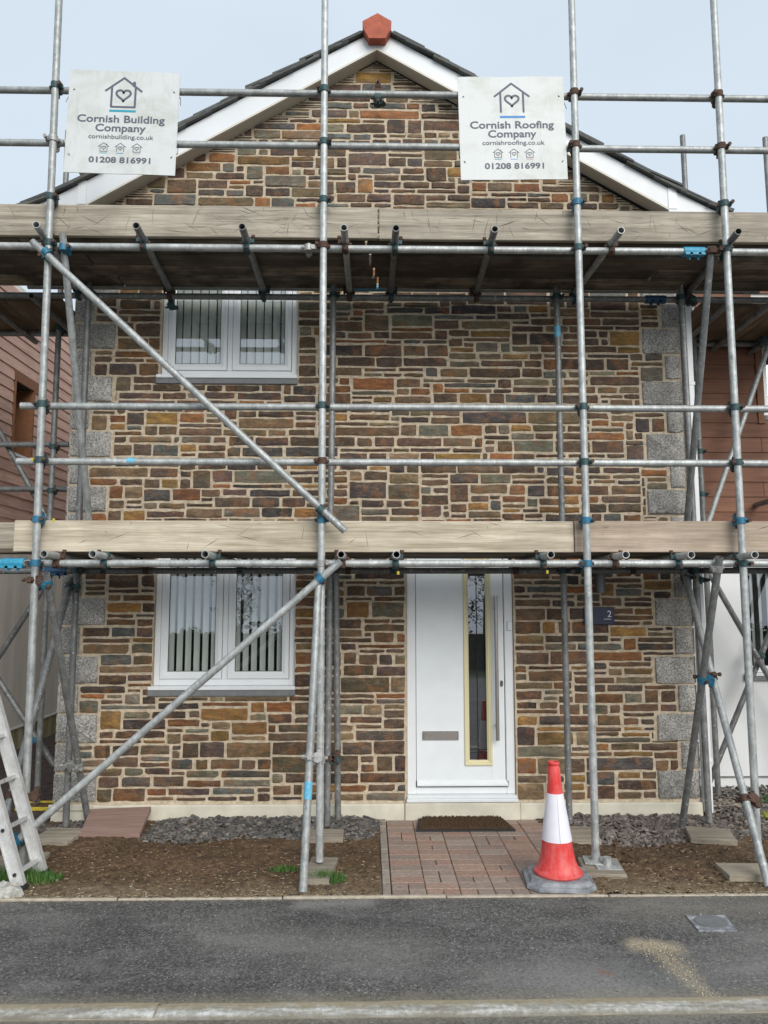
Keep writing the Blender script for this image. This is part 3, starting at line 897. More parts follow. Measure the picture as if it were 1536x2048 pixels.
# ------------------------------------------------------------------ windows
def window(name, rect, slat_w, slat_ang, pitch, label):
    x0, x1, z0, z1 = rect
    yf = YW + 0.035                        # frame face
    zs = z0 + 0.072                        # frame stands on the sill
    fr = MB(); fw = 0.048
    fr.cbox(x0 + .002, x0 + fw, yf, yf + .07, zs, z1, .004); fr.cbox(x1 - fw, x1 - .002, yf, yf + .07, zs, z1, .004)
    fr.cbox(x0 + fw - .001, x1 - fw + .001, yf + .002, yf + .07, zs, zs + fw, .004); fr.cbox(x0 + fw - .001, x1 - fw + .001, yf + .002, yf + .07, z1 - fw, z1, .004)
    xm = (x0 + x1) / 2
    fr.cbox(xm - .020, xm + .020, yf + .001, yf + .068, zs + fw, z1 - fw, .003)
    fo = fr.build(name, M['upvc'], house, label=label)
    sl = MB(); sl.cbox(x0 - .025, x1 + .004, YW - .03, yf + .03, zs - .030, zs - .001, .004)
    sl.cbox(x0 - .018, x1 + .0, YW - .024, YW, zs - .012, zs - .0005, .003) if False else None
    sl.build('sill', M['upvc'], fo)
    ls = MB(); ls.cbox(x0 - .028, x1 + .006, YW - .022, YW + .04, z0 - .004, zs - .032, .003)
    ls.build('under_sill', M['lead'], fo)
    for a, b in ((x0 + fw, xm - .020), (xm + .020, x1 - fw)):
        a += .003; b -= .003; za, zb = zs + fw + .003, z1 - fw - .003; sw = .056
        s = MB(); ys = yf - .006
        # mitred sash ring with a bevelled face
        def ringpts(i, y): return [(a + i, y, za + i), (b - i, y, za + i), (b - i, y, zb - i), (a + i, y, zb - i)]
        L = [ringpts(0, ys + .05), ringpts(0, ys + .003), ringpts(.003, ys), ringpts(.030, ys), ringpts(.044, ys + .008), ringpts(sw, ys + .014), ringpts(sw, ys + .05)]
        vs = [p for r in L for p in r]; fs = []
        for r in range(len(L) - 1):
            for i in range(4): fs.append((r * 4 + i, r * 4 + (i + 1) % 4, (r + 1) * 4 + (i + 1) % 4, (r + 1) * 4 + i))
        s.add(vs, fs); s.build('sash', M['upvc'], fo)
        gk = MB()
        for (p, q, u, w) in ((a + sw, a + sw + .004, za + sw, zb - sw), (b - sw - .004, b - sw, za + sw, zb - sw)):
            gk.box(p, q, ys + .0135, ys + .02, u, w)
        gk.box(a + sw, b - sw, ys + .0135, ys + .02, za + sw, za + sw + .004)
        gk.build('gasket', M['gasket'], fo)
        pn = MB(); pn.add([(a + sw - .003, ys + .022, za + sw - .003), (b - sw + .003, ys + .022, za + sw - .003), (b - sw + .003, ys + .022, zb - sw + .003), (a + sw - .003, ys + .022, zb - sw + .003)], [(0, 1, 2, 3)])
        pn.build('pane', M['glass'], fo)
        xx = a + sw + random.uniform(0.0, .012)
        sm = None
        while xx < b - sw + .02:
            m = MB(); ca, sa = math.cos(RAD(slat_ang)), math.sin(RAD(slat_ang))
            hw = slat_w / 2; nseg = 4; vs = []
            for i in range(nseg + 1):
                t = -hw + slat_w * i / nseg; bow = .006 * (1 - (t / hw) ** 2)
                for z in (zs + .03, z1 + .02):
                    vs.append((xx + t * ca + bow * sa, yf + .085 + t * sa - bow * ca, z))
            m.add(vs, [(2 * i, 2 * i + 2, 2 * i + 3, 2 * i + 1) for i in range(nseg)])
            m.build('blind_slat', M['fabric'], fo, smooth=60)
            xx += pitch + random.uniform(-.002, .002)
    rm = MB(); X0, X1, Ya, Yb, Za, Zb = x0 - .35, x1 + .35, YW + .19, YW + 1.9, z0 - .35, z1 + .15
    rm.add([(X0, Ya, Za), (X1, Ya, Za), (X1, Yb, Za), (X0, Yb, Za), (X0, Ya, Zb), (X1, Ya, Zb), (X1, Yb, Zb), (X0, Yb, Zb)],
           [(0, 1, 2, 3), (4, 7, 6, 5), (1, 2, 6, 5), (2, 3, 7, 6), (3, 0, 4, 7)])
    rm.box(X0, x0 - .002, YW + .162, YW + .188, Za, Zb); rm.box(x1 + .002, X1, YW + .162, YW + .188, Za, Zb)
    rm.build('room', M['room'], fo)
window('window', W_LOW, 0.047, 22, 0.0685, 'lower white window, blinds half open')
window('window', W_UP, 0.060, 14, 0.0705, 'upper white window, blinds nearly closed')

# ------------------------------------------------------------------ door
dx0, dx1, dz0, dz1 = DOOR
yd = YW + 0.02
fr = MB()
fr.cbox(dx0 + .002, dx0 + .072, yd, yd + .07, dz0 + .05, dz1, .005); fr.cbox(dx1 - .072, dx1 - .002, yd, yd + .07, dz0 + .05, dz1, .005)
fr.cbox(dx0 + .071, dx1 - .071, yd + .001, yd + .07, dz1 - .07, dz1, .005); fr.cbox(dx0 + .071, dx1 - .071, yd + .002, yd + .07, dz0 + .05, dz0 + .105, .005)
door = fr.build('door', M['upvc'], house)
th = MB(); th.cbox(dx0 - .006, dx1 + .006, YW - .05, yd + .06, dz0 + .002, dz0 + .028, .005); th.cbox(dx0 + .0, dx1 - .0, YW - .036, yd + .06, dz0 + .0285, dz0 + .049, .004)
th.build('threshold', M['upvc'], door)
lx0, lx1, lz0, lz1 = dx0 + .076, dx1 - .076, dz0 + .110, dz1 - .074
yl = yd + .012
gx0, gx1 = at(928, 1300, yl).x, at(981, 1300, yl).x
gz0 = at(950, 1530, yl).z; gz1 = 2.02
lf = MB()
lf.cbox(lx0, gx0 + .004, yl, yl + .045, lz0, lz1, .003); lf.cbox(gx1 - .004, lx1, yl, yl + .045, lz0, lz1, .003)
lf.box(gx0 + .003, gx1 - .003, yl + .0012, yl + .044, lz0 + .001, gz0 + .004); lf.box(gx0 + .003, gx1 - .003, yl + .0012, yl + .044, gz1 - .004, lz1 - .001)
lf.build('door_leaf', M['door'], door)
bw = .040
bd = MB()
def ring4(i, y): return [(gx0 + i, y, gz0 + i), (gx1 - i, y, gz0 + i), (gx1 - i, y, gz1 - i), (gx0 + i, y, gz1 - i)]
L = [ring4(-.004, yl + .002), ring4(-.004, yl - .008), ring4(0, yl - .013), ring4(.010, yl - .013), ring4(.014, yl - .008), ring4(.022, yl - .008), ring4(.027, yl - .003), ring4(bw * .9, yl + .004), ring4(bw * .9, yl + .04)]
vs = [p for r in L for p in r]; fs = []
for r in range(len(L) - 1):
    for i in range(4): fs.append((r * 4 + i, r * 4 + (i + 1) % 4, (r + 1) * 4 + (i + 1) % 4, (r + 1) * 4 + i))
bd.add(vs, fs); bd.build('glazing_bead', M['cream'], door)
i0 = bw * .9
pn = MB(); pn.add([(gx0 + i0, yl + .012, gz0 + i0), (gx1 - i0, yl + .012, gz0 + i0), (gx1 - i0, yl + .012, gz1 - i0), (gx0 + i0, yl + .012, gz1 - i0)], [(0, 1, 2, 3)])
pn.build('glass_strip', M['glass_door'], door)
ld = MB(); xc = (gx0 + gx1) / 2 - .002
ld.box(xc - .003, xc + .003, yl + .006, yl + .0115, gz0 + i0, gz1 - i0)
for z in (gz0 + i0 + .055, gz0 + i0 + .078, gz1 - i0 - .055, gz1 - i0 - .085): ld.box(gx0 + i0, gx1 - i0, yl + .0064, yl + .0112, z, z + .005)
ld.build('lead_strip', M['shadowgap'], door)
bk = MB(); bk.box(gx0 + .01, gx1 - .01, yl + .05, yl + .06, gz0 + .01, gz1 - .01); bk.build('glass_backing', M['room'], door)
hb = MB(); hx = at(991, 1190, yl - .06).x; ha = at(990, 1191, yl - .06).z; hc = at(996, 1481, yl - .06).z
hb.tube((hx, yl - .06, hc), (hx, yl - .06, ha), .0145, 16)
for z in (ha - .10, hc + .11): hb.tube((hx, yl - .06, z), (hx, yl + .002, z), .008, 10)
hb.build('handle', M['steel'], door, smooth=40)
lk = MB(); p = at(1003, 1367, yl)
lk.prism([(p.x + .011 * math.cos(a), yl - .006, p.z + .022 * (1 if math.sin(a) > 0 else -1) * .5 + .013 * math.sin(a)) for a in [k * math.pi / 8 + .01 for k in range(16)]], (0, .008, 0))
lk.tube((p.x, yl - .009, p.z + .004), (p.x, yl, p.z + .004), .007, 10)
lk.build('lock', M['stain'], door, smooth=40)
lb = MB(); a, b = at(845, 1480, yl), at(917, 1462, yl)
lb.cbox(a.x, b.x, yl - .012, yl + .001, a.z, b.z, .004); lb.cbox(a.x + .008, b.x - .008, yl - .016, yl - .011, a.z + .006, b.z - .012, .003)
lb.build('letterbox', M['steel'], door)
wb = MB(); a, b = at(834, 1571, yl), at(1015, 1560, yl)
wb.prism([(a.x, yl + .001, a.z), (a.x, yl - .028, a.z), (a.x, yl - .028, a.z + .010), (a.x, yl + .001, b.z)], (b.x - a.x, 0, 0))
wb.build('weather_bar', M['upvc'], door)
wg = MB(); wg.box(a.x - .003, b.x + .003, yl - .024, yl, a.z - .0055, a.z - .0005); wg.box(a.x - .004, a.x - .001, yl - .02, yl, a.z - .005, b.z); wg.box(b.x + .001, b.x + .004, yl - .02, yl, a.z - .005, b.z)
wg.build('draught_seal', M['gasket'], door)
db = MB(); a, b = at(1014, 1261, yd), at(1022, 1242, yd)
db.cbox(a.x, b.x + .005, yd - .018, yd + .0, a.z, b.z, .004); db.tube(((a.x + b.x) / 2 + .002, yd - .02, a.z + .02), ((a.x + b.x) / 2 + .002, yd - .017, a.z + .02), .007, 10)
db.build('doorbell', M['upvc'], door)

# lamp and number plate beside the door
p = at(1200, 1166, YW - .09)
lm = MB(); lm.tube((p.x, YW - .09, at(1200, 1186, YW - .09).z), (p.x, YW - .09, 1.98), .040, 20, hollow=.034)
lm.box(p.x - .02, p.x + .02, YW - .055, YW - .005, 1.84, 1.90)
lm.build('wall_lamp', M['stain'], house, smooth=40)
a, b = at(1168, 1249, YW - .02), at(1228, 1214, YW - .02)
npl = MB(); npl.cbox(a.x, b.x, YW - .026, YW - .014, a.z, b.z, .002)
npo = npl.build('number_plate', M['navy'], house)

def text(body, loc, size, parent, mat, width=None, name='lettering', off=0.0, local=False):
    """one flat mesh per word, centred on loc"""
    def word(t):
        cu = bpy.data.curves.new(name, 'FONT'); cu.body = t; cu.size = size; cu.align_x = 'LEFT'
        cu.extrude = 0.0006; cu.offset = off; cu.resolution_u = 4
        cu.materials.append(mat)
        o = bpy.data.objects.new('tmp', cu); COL.objects.link(o)
        bpy.context.view_layer.update()
        me = bpy.data.meshes.new_from_object(o); bpy.data.objects.remove(o, do_unlink=True)
        xs = [v.co.x for v in me.vertices]; return me, min(xs), max(xs)
    me, a, b = word(body); W = b - a; k = (width / W) if width else 1.0
    ws = body.split(' ')
    for n, w in enumerate(ws):
        _, a1, b1 = word(' '.join(ws[n:]))
        me, a2, b2 = word(w)
        me.transform(Matrix.Translation((-a2, 0, 0)))
        q = bpy.data.objects.new(name, me); COL.objects.link(q)
        q.parent = parent; q.rotation_euler = (math.pi / 2, 0, 0); q.scale = (k, 1, 1)
        p = Vector(loc) + Vector((-W * k / 2 + (W - (b1 - a1)) * k, 0, 0))
        q.location = p if local else p - ORG[parent.name]
text('2', (at(1219, 1235, YW - .027).x, YW - .0275, at(1219, 1234, YW - .027).z), 0.072, npo, M['white'], name='numeral')
ul = MB(); c = at(1213, 1238, YW - .027); ul.box(c.x - .02, c.x + .036, YW - .0285, YW - .0262, c.z - .003, c.z + .001)
ul.build('rule', M['white'], npo)

# ------------------------------------------------------------------ roof
YB = 6.0
roof = thing('roof', (APX, 8.0, 6.0), None, None); roof.parent = house; roof.location = Vector((APX, 8.0, 6.0)) - ORG[house.name]
RT = 0.0
top = {-1: [(0.062, 6.449), (-1.015, 5.84), (-2.30, 5.085), (-2.60, 4.915), (-2.86, 4.80)], 1: [(0.062, 6.449), (1.754, 5.485), (2.35, 5.143), (2.493, 5.063), (2.839, 4.885), (2.98, 4.825)]}
bot = {-1: [(0.062, 6.268), (-2.306, 4.867)], 1: [(0.062, 6.268), (2.473, 4.879)]}
for s in (-1, 1):
    t = top[s]
    tt = [q for q in t if abs(q[0]) <= abs(bot[s][1][0]) + .1]
    poly = [bot[s][0]] + [bot[s][1]] + [q for q in reversed(tt)]
    xe = bot[s][1][0]
    # split at the vertical joint: bargeboard and boxed end
    tj = [q for q in t if abs(q[0]) < abs(xe)]
    # z on the top line at xe
    for (q, r) in zip(t, t[1:]):
        if (abs(q[0]) <= abs(xe) <= abs(r[0])):
            zj = q[1] + (r[1] - q[1]) * (xe - q[0]) / (r[0] - q[0])
    mb = MB(); mb.prism([(q[0], YB, q[1]) for q in [bot[s][0], bot[s][1], (xe, zj)] + list(reversed(tj))], (0, .022, 0))
    mb.build('bargeboard', M['barge'], roof)
    be = MB(); far = [q for q in t if abs(q[0]) > abs(xe) + .001]
    pts = [(xe + s * .002, zj)] + far + [(far[-1][0], 4.72), (xe + s * .002, 4.72)]
    be.prism([(q[0], YB - .001, q[1]) for q in pts], (0, .17, 0)); be.build('box_end', M['barge'], roof)
    cr = MB(); cr.tube((xe - s * 1.2, YB - .001, bot[s][1][1] + 1.2 * .585 - .02), (xe - s * 1.2, YB + .0, bot[s][1][1] + 1.2 * .585 - .02), .006, 8) if False else None
    # cover strip at the joint
    cs = MB(); cs.box(min(xe, xe + s * .07), max(xe, xe + s * .07), YB - .006, YB - .0015, bot[s][1][1] + .01, zj - .004 if s > 0 else zj - .004); cs.build('joint_trim', M['upvc'], roof)
    so = MB()
    (ax, az), (bx, bz) = bot[s]
    so.prism([(ax, YB + .002, az + .003), (bx, YB + .002, bz + .003), (bx, YB + .002, bz + .016), (ax, YB + .002, az + .016)], (0, .146, 0))
    so.build('soffit', M['soffit'], roof)
    ed = MB(); ed.prism([(ax, YB - .008, az - .004), (bx, YB - .008, bz - .004), (bx, YB - .008, bz + .014), (ax, YB - .008, az + .014)], (0, .0075, 0))
    ed.build('barge_edge', M['soffit'], roof)
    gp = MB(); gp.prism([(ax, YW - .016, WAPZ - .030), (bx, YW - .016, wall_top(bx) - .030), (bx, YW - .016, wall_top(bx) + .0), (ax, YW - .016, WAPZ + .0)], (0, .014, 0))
    gp.build('shadow_gap', M['shadowgap'], roof)  # black strip standing in for the shaded gap under the soffit
    sb = MB(); d = far[-1]
    sb.prism([(0.062, YB + .03, 6.449), (d[0], YB + .03, d[1] - .01), (d[0], YB + .03, d[1] - .05), (0.062, YB + .03, 6.40)], (0, 7.5, 0))
    sb.build('roof_deck', M['slate_roof'], roof)
    # verge slates, two lapping layers down the rake
    seg = list(zip(t, t[1:])); tot = sum(math.dist(q, r) for q, r in seg)
    def along(dd):
        for q, r in seg:
            L = math.dist(q, r)
            if dd <= L or (q, r) == seg[-1]:
                u = dd / L; ux, uz = (r[0] - q[0]) / L, (r[1] - q[1]) / L
                return q[0] + ux * dd, q[1] + uz * dd, ux, uz
            dd -= L
    for layer in (0, 1):
        dd = 0.02 + layer * .12
        while dd < tot - .05:
            L = 0.255 + random.uniform(-.02, .02)
            x_, z_, ux, uz = along(dd)
            x2, z2, _, _ = along(min(tot, dd + L + .05))
            nx, nz = -uz * (1 if s > 0 else -1), ux * (1 if s > 0 else -1)
            if nz < 0: nx, nz = -nx, -nz
            b0 = .002 + layer * .017; thk = .016 + random.uniform(-.003, .006); lift = .008 + random.choice((0, 0, .004, .012))
            pq = [(x_ + nx * b0, z_ + nz * b0), (x2 + nx * (b0 + lift), z2 + nz * (b0 + lift)), (x2 + nx * (b0 + lift + thk), z2 + nz * (b0 + lift + thk)), (x_ + nx * (b0 + thk), z_ + nz * (b0 + thk))]
            yy = YB - .045 + random.uniform(-.008, .006)
            mb = MB(); mb.prism([(q[0], yy, q[1]) for q in pq], (0, .33, 0)); mb.build('slate', M['slate_roof'], roof)
            dd += L
# ridge tiles; the end one is stopped
rp = [(755, 26), (783, 42), (782, 57), (771, 76), (738, 76), (727, 57), (725, 42)]
rp = [at(q[0], q[1], YB - .09) for q in rp]
mb = MB(); mb.prism(rp, (0, .46, 0)); mb.build('ridge_tile', M['terracotta'], roof)
for k in range(1, 14):
    mb = MB(); mb.prism([q + Vector((0, .455 * k + .01, 0)) for q in rp], (0, .445, 0)); mb.build('ridge_tile', M['terracotta'], roof)
# downpipe on the right corner
dp = MB(); dp.cbox(HX1 + .016, HX1 + .078, YW - .06, YW + .01, .045, 4.75, .006); dp.build('downpipe', M['upvc'], house)
for z in (0.42, 1.5, 3.42):
    mb = MB(); mb.cbox(HX1 + .010, HX1 + .084, YW - .064, YW + .014, z, z + .035, .004); mb.build('pipe_bracket', M['upvc'], house)
mb = MB(); mb.box(HX1 + .024, HX1 + .070, YW - .052, YW + .002, -.01, .0445); mb.build('gully', M['brownwood'], house)

# =================================================================== NEIGHBOURS
rh = thing('clad_house', (4.3, 6.95, 0), 'neighbouring house with brown board cladding above white render', 'house')
YR = 6.95
RB = 2.06
rw = MB()
RWU = (at(1521, 690, YR).x, 5.2, 3.36, 4.45); RWL = (3.39, 5.0, 0.985, 2.0)
def wall_holes(mb, x0, x1, z0, z1, Y, holes, dep=.12):
    xs = sorted({x0, x1, *[h[0] for h in holes], *[h[1] for h in holes]}); zs = sorted({z0, z1, *[h[2] for h in holes], *[h[3] for h in holes]})
    for i in range(len(xs) - 1):
        for j in range(len(zs) - 1):
            cx, cz = (xs[i] + xs[i + 1]) / 2, (zs[j] + zs[j + 1]) / 2
            if any(h[0] < cx < h[1] and h[2] < cz < h[3] for h in holes): continue
            mb.add([(xs[i], Y, zs[j]), (xs[i + 1], Y, zs[j]), (xs[i + 1], Y, zs[j + 1]), (xs[i], Y, zs[j + 1])], [(0, 1, 2, 3)])
    for (a, b, c, d) in holes:
        for (xa, za), (xb, zb) in ([(a, c), (a, d)], [(b, c), (b, d)], [(a, c), (b, c)], [(a, d), (b, d)]):
            mb.add([(xa, Y, za), (xb, Y, zb), (xb, Y + dep, zb), (xa, Y + dep, za)], [(0, 1, 2, 3)])
wall_holes(rw, 2.70, 6.6, 0.125, RB, YR, [RWL]); wall_holes(rw, 2.70, 6.6, RB, 5.2, YR, [RWU])
rwo = rw.build('wall', M['render_white'], rh)
mb = MB(); mb.box(2.70, 6.6, YR + .006, YR + .1, -.05, .118); mb.build('plinth', M['render_white'], rh)
mb = MB(); mb.box(2.70, 6.6, YR - .012, YR + .004, .118, .128); mb.build('bell_trim', M['lead'], rh)
z = RB; ex = .1385
while z < 5.1:
    segs = [(2.70, 6.6)]
    if z + ex > RWU[2] - .05 and z < RWU[3]: segs = [(2.70, RWU[0] - .075)]
    for (a, b) in segs:
        cut = []
        j = 3.63 if int(z / ex) % 3 == 0 else (3.05 if int(z / ex) % 5 == 1 else None)
        parts = [(a, b)] if j is None or j > b - .2 else [(a, j), (j + .004, b)]
        for (c, d) in parts:
            mb = MB(); mb.prism([(c, YR - .003, z), (c, YR - .021, z), (c, YR - .010, z + ex + .012), (c, YR - .003, z + ex + .012)], (d - c, 0, 0))
            mb.build('cladding_board', M['brownclad'], rwo)
    z += ex
mb = MB(); mb.box(RWU[0] - .07, RWU[0] - .005, YR - .028, YR + .0, RWU[2] - .06, RWU[3]); mb.build('window_trim', M['brownwood'], rh)
def plain_window(root, rect, Y, sill=True):
    a, b, c, d = rect
    mb = MB(); f = .055
    mb.cbox(a + .002, a + f, Y + .02, Y + .08, c + .04, d, .004); mb.cbox(b - f, b - .002, Y + .02, Y + .08, c + .04, d, .004)
    mb.cbox(a + f, b - f, Y + .021, Y + .08, c + .04, c + .04 + f, .004); mb.cbox(a + f, b - f, Y + .021, Y + .08, d - f, d, .004)
    xm = a + .62
    mb.cbox(xm - .03, xm + .03, Y + .021, Y + .08, c + .09, d - f, .004)
    w = mb.build('window', M['upvc'], root)
    mb = MB(); mb.cbox(a - .02, b + .02, Y - .03, Y + .07, c + .012, c + .038, .003); mb.build('sill', M['upvc'], w)
    mb = MB(); mb.cbox(a - .025, b + .025, Y - .026, Y + .05, c - .03, c + .010, .003); mb.build('under_sill', M['lead'], w)
    mb = MB(); mb.add([(a + f, Y + .05, c + .09), (b - f, Y + .05, c + .09), (b - f, Y + .05, d - f), (a + f, Y + .05, d - f)], [(0, 1, 2, 3)]); mb.build('pane', M['glass'], w)
    x = a + .07
    while x < b - .05:
        mb = MB(); mb.add([(x, Y + .15, c + .05), (x + .045, Y + .19, c + .05), (x + .045, Y + .19, d), (x, Y + .15, d)], [(0, 1, 2, 3)]); mb.build('blind_slat', M['fabric'], w); x += .075
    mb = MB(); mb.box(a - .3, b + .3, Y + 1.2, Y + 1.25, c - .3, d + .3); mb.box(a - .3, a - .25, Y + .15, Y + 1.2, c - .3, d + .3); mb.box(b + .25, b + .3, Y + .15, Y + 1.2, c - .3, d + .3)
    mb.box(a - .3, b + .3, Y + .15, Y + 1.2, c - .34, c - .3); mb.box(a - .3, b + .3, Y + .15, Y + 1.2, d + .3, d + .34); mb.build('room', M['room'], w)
plain_window(rh, RWU, YR); plain_window(rh, RWL, YR)
mb = MB(); mb.prism([(2.70, YR - .3, 5.2), (6.6, YR - .3, 5.2), (6.6, 10, 6.3), (2.70, 10, 6.3)], (0, 0, .06)) if False else mb.box(2.72, 6.6, YR + .02, 9, 5.2, 5.24)
mb.build('eaves_board', M['brownwood'], rh)
mb = MB(); mb.box(2.66, 2.70, YR - .02, YR + .05, .0, 5.2); mb.build('corner_trim', M['brownwood'], rh)

lh = thing('timber_house', (-4.4, 9.5, 0), 'neighbouring house with pink weathered cladding over cream rendered base', 'house')
XL = -3.95
LWY0, LWY1, LWZ0, LWZ1 = 8.45, 8.90, 3.29, 4.10
LB = 2.30
def lq(mb, y0, y1, z0, z1, X=XL, mi=0): mb.add([(X, y0, z0), (X, y1, z0), (X, y1, z1), (X, y0, z1)], [(0, 1, 2, 3)], mi)
mb = MB(); lq(mb, 5.9, 15, .24, LB)
lq(mb, 5.9, LWY0, LB, 5.2); lq(mb, LWY1, 15, LB, 5.2); lq(mb, LWY0, LWY1, LB, LWZ0); lq(mb, LWY0, LWY1, LWZ1, 5.2)
mb.add([(XL, 5.9, .24), (XL - 3, 5.9, .24), (XL - 3, 5.9, 5.2), (XL, 5.9, 5.2)], [(0, 1, 2, 3)])
lwo = mb.build('wall', M['render_cream'], lh)
mb = MB(); mb.box(XL - .3, XL - .002, 5.9, 15, -.05, .23); mb.build('plinth', M['moss'], lh)
mb = MB(); mb.box(XL - .01, XL + .014, 5.9, 15, .232, .245); mb.build('drip_trim', M['upvc'], lh)
mb = MB(); mb.box(XL - .002, XL + .022, 5.9, 15, LB - .03, LB); mb.build('base_trim', M['upvc'], lh)
z = LB; ex = .128; k = 0
while z < 5.1:
    segs = [(5.9, 15.0)]
    if z + ex > LWZ0 - .02 and z < LWZ1: segs = [(5.9, LWY0 - .05), (LWY1 + .03, 15.0)]
    elif z + ex > LWZ1 and z < LWZ1 + .12: segs = [(5.9, LWY0 - .05), (LWY1 + .12, 15.0)]
    for (a, b) in segs:
        cut = 7.3 + (k * 1.37) % 4.1
        prt = [(a, cut), (cut + .005, b)] if a + .3 < cut < b - .3 else [(a, b)]
        for (c, d) in prt:
            mb = MB(); mb.prism([(XL + .003, c, z), (XL + .024, c, z), (XL + .011, c, z + ex + .012), (XL + .003, c, z + ex + .012)], (0, d - c, 0)); mb.build('cladding_board', M['pinkclad'], lwo)
    z += ex; k += 1
mb = MB(); lq(mb, LWY0 - .05, LWY1 + .12, LWZ1, LWZ1 + .12, XL + .026); mb.box(XL, XL + .0255, LWY0 - .05, LWY1 + .12, LWZ1 + .001, LWZ1 + .119); mb.build('window_head', M['brownwood'], lh)
for (a, b) in ((LWY1 - .002, LWY1 + .028), (LWY0 - .028, LWY0 + .002)):
    mb = MB(); mb.box(XL - .30, XL + .026, a, b, LWZ0, LWZ1); mb.build('window_reveal', M['brownwood'], lh)
mb = MB()
for (a, b, c, d) in ((LWY0 + .003, LWY0 + .06, LWZ0, LWZ1), (LWY1 - .06, LWY1 - .003, LWZ0, LWZ1), (LWY0 + .06, LWY1 - .06, LWZ0, LWZ0 + .06), (LWY0 + .06, LWY1 - .06, LWZ0 + .36, LWZ0 + .40)): mb.box(XL - .26, XL - .20, a, b, c, d)
lw = mb.build('window', M['upvc'], lh)
mb = MB(); mb.box(XL - .26, XL + .04, LWY0 + .003, LWY1 - .003, LWZ0 - .03, LWZ0 - .002); mb.build('sill', M['upvc'], lw)
mb = MB(); lq(mb, LWY0 + .05, LWY1 - .05, LWZ0 + .05, LWZ1, XL - .23); mb.build('pane', M['glass'], lw)
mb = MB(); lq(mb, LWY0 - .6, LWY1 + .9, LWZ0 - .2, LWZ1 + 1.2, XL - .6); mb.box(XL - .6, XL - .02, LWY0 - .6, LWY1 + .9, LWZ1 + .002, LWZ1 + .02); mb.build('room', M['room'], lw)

# =================================================================== SCAFFOLD
scaf = thing('scaffolding', (0, 5.5, 0), 'galvanised tube scaffold with timber boarded lifts around the stone house', 'scaffold')
TR, TI = 0.0242, 0.0202
def tube(name, p0, p1, mat='galv', n=16):
    mb = MB(); mb.tube(p0, p1, TR, n, 0, TI)
    return mb.build(name, M[mat], scaf, smooth=40)
YS, YLg = 5.05, 5.099            # standards, ledgers
ZL = [5.240, 4.848, 4.095, 2.975, 2.598, 1.920]
def line_x(px0, py0, px1, py1, Y):
    a, b = at(px0, py0, Y), at(px1, py1, Y); return a, b
def stretch(a, b, za, zb):        # the line a-b run on to the heights za..zb
    d = b - a
    return a + d * ((za - a.z) / d.z), a + d * ((zb - a.z) / d.z)
SD = []
for (p0, p1, zb) in (((118, 0), (52, 1586), .03), ((650, 0), (639, 1720), .05), ((1143, 0), (1192, 1732), .05), ((1427, 0), (1518, 1740), .04)):
    a, b = at(*p0, YS), at(*p1, YS)
    a, b = stretch(a, b, 6.55, zb)
    b.y = YS
    SD.append((b, a)); tube('standard', b, a)
def s_at(k, z):
    b, a = SD[k]; return b + (a - b) * ((z - b.z) / (a.z - b.z))
for i, z in enumerate(ZL):
    x0 = {3: at(42, 813, YLg).x, 4: at(35, 924, YLg).x}.get(i, -3.9)
    tube('ledger', (x0, YLg, z - .002), (4.0, YLg, z + .006 if i < 2 else z + .003))
# inner standards and ledgers
YI = 5.90
IN = []
for (p0, p1, zt) in (((178, 575), (131, 1665), 4.2), ((667, 577), (654, 1652), 4.2), ((1113, 582), (1139, 1650), 4.2), ((1363, 597), (1419, 1657), 4.2)):
    a, b = stretch(at(*p0, YI), at(*p1, YI), zt, .03); IN.append((b, a)); tube('standard', b, a, 'galv_shaded')
YIL = YI + .05
tube('ledger', (-3.9, YIL, 4.083), (4.0, YIL, 4.092), 'galv_shaded')
tube('ledger', (-3.9, YIL, 1.897), (4.0, YIL, 1.905), 'galv_shaded')
tube('ledger', (-2.75, YIL + .075, 4.192), (3.2, YIL + .075, 4.198), 'galv')
# returns beside the house
YJL, YJR = 6.55, 6.65
RET = []
for (p0, p1, Y, zt) in (((117, 673), (73, 1614), YJL, 5.86), ((1386, 660), (1437, 1598), YJR, 5.95)):
    a, b = stretch(at(*p0, Y), at(*p1, Y), zt, .03); RET.append((b, a)); tube('standard', b, a, 'galv_shaded')
tube('standard', (3.72, YJR, .03), (3.673, YJR, 5.94), 'galv_shaded')
tube('standard', (-3.75, YJL, .03), (-3.72, YJL, 5.9), 'galv_shaded')
# two guard rails that run off to the left of the drive
for py in (889, 978):
    a = at(0, py, YJL + .05); b = at(138, py, YJL + .05); a = b + (a - b) * 2.6
    tube('guard_rail', a, b, 'galv_shaded')
# transoms
TU = []
for k, (pf, px_b, py_b) in enumerate((((72, 455), 165, 600), ((272, 457), 346, 594), ((484, 457), 531, 604), ((688, 460), 700, 608), ((792, 463), 781, 608), ((990, 467), 949, 614), ((1243, 471), 1141, 612), ((1478, 478), 1366, 606))):
    Yf = 4.885; a = at(*pf, Yf); z = 4.143
    a.z = z; b = at(px_b, py_b, 6.07); b.z = z - .004
    TU.append((a, b)); tube('transom', a, b, 'galv_shaded' if k % 3 else 'galv')
TLo = []
for k, (pf, dx) in enumerate((((87, 1112), .02), ((185, 1108), .04), ((410, 1108), .05), ((682, 1112), .02), ((793, 1110), .01), ((1102, 1108), -.03), ((1252, 1108), -.03), ((1383, 1110), -.02), ((1510, 1110), -.03))):
    a = at(*pf, 4.885); a.z = 1.9685; b = Vector((a.x + dx, 6.05, 1.952)); TLo.append((a, b)); tube('transom', a, b)
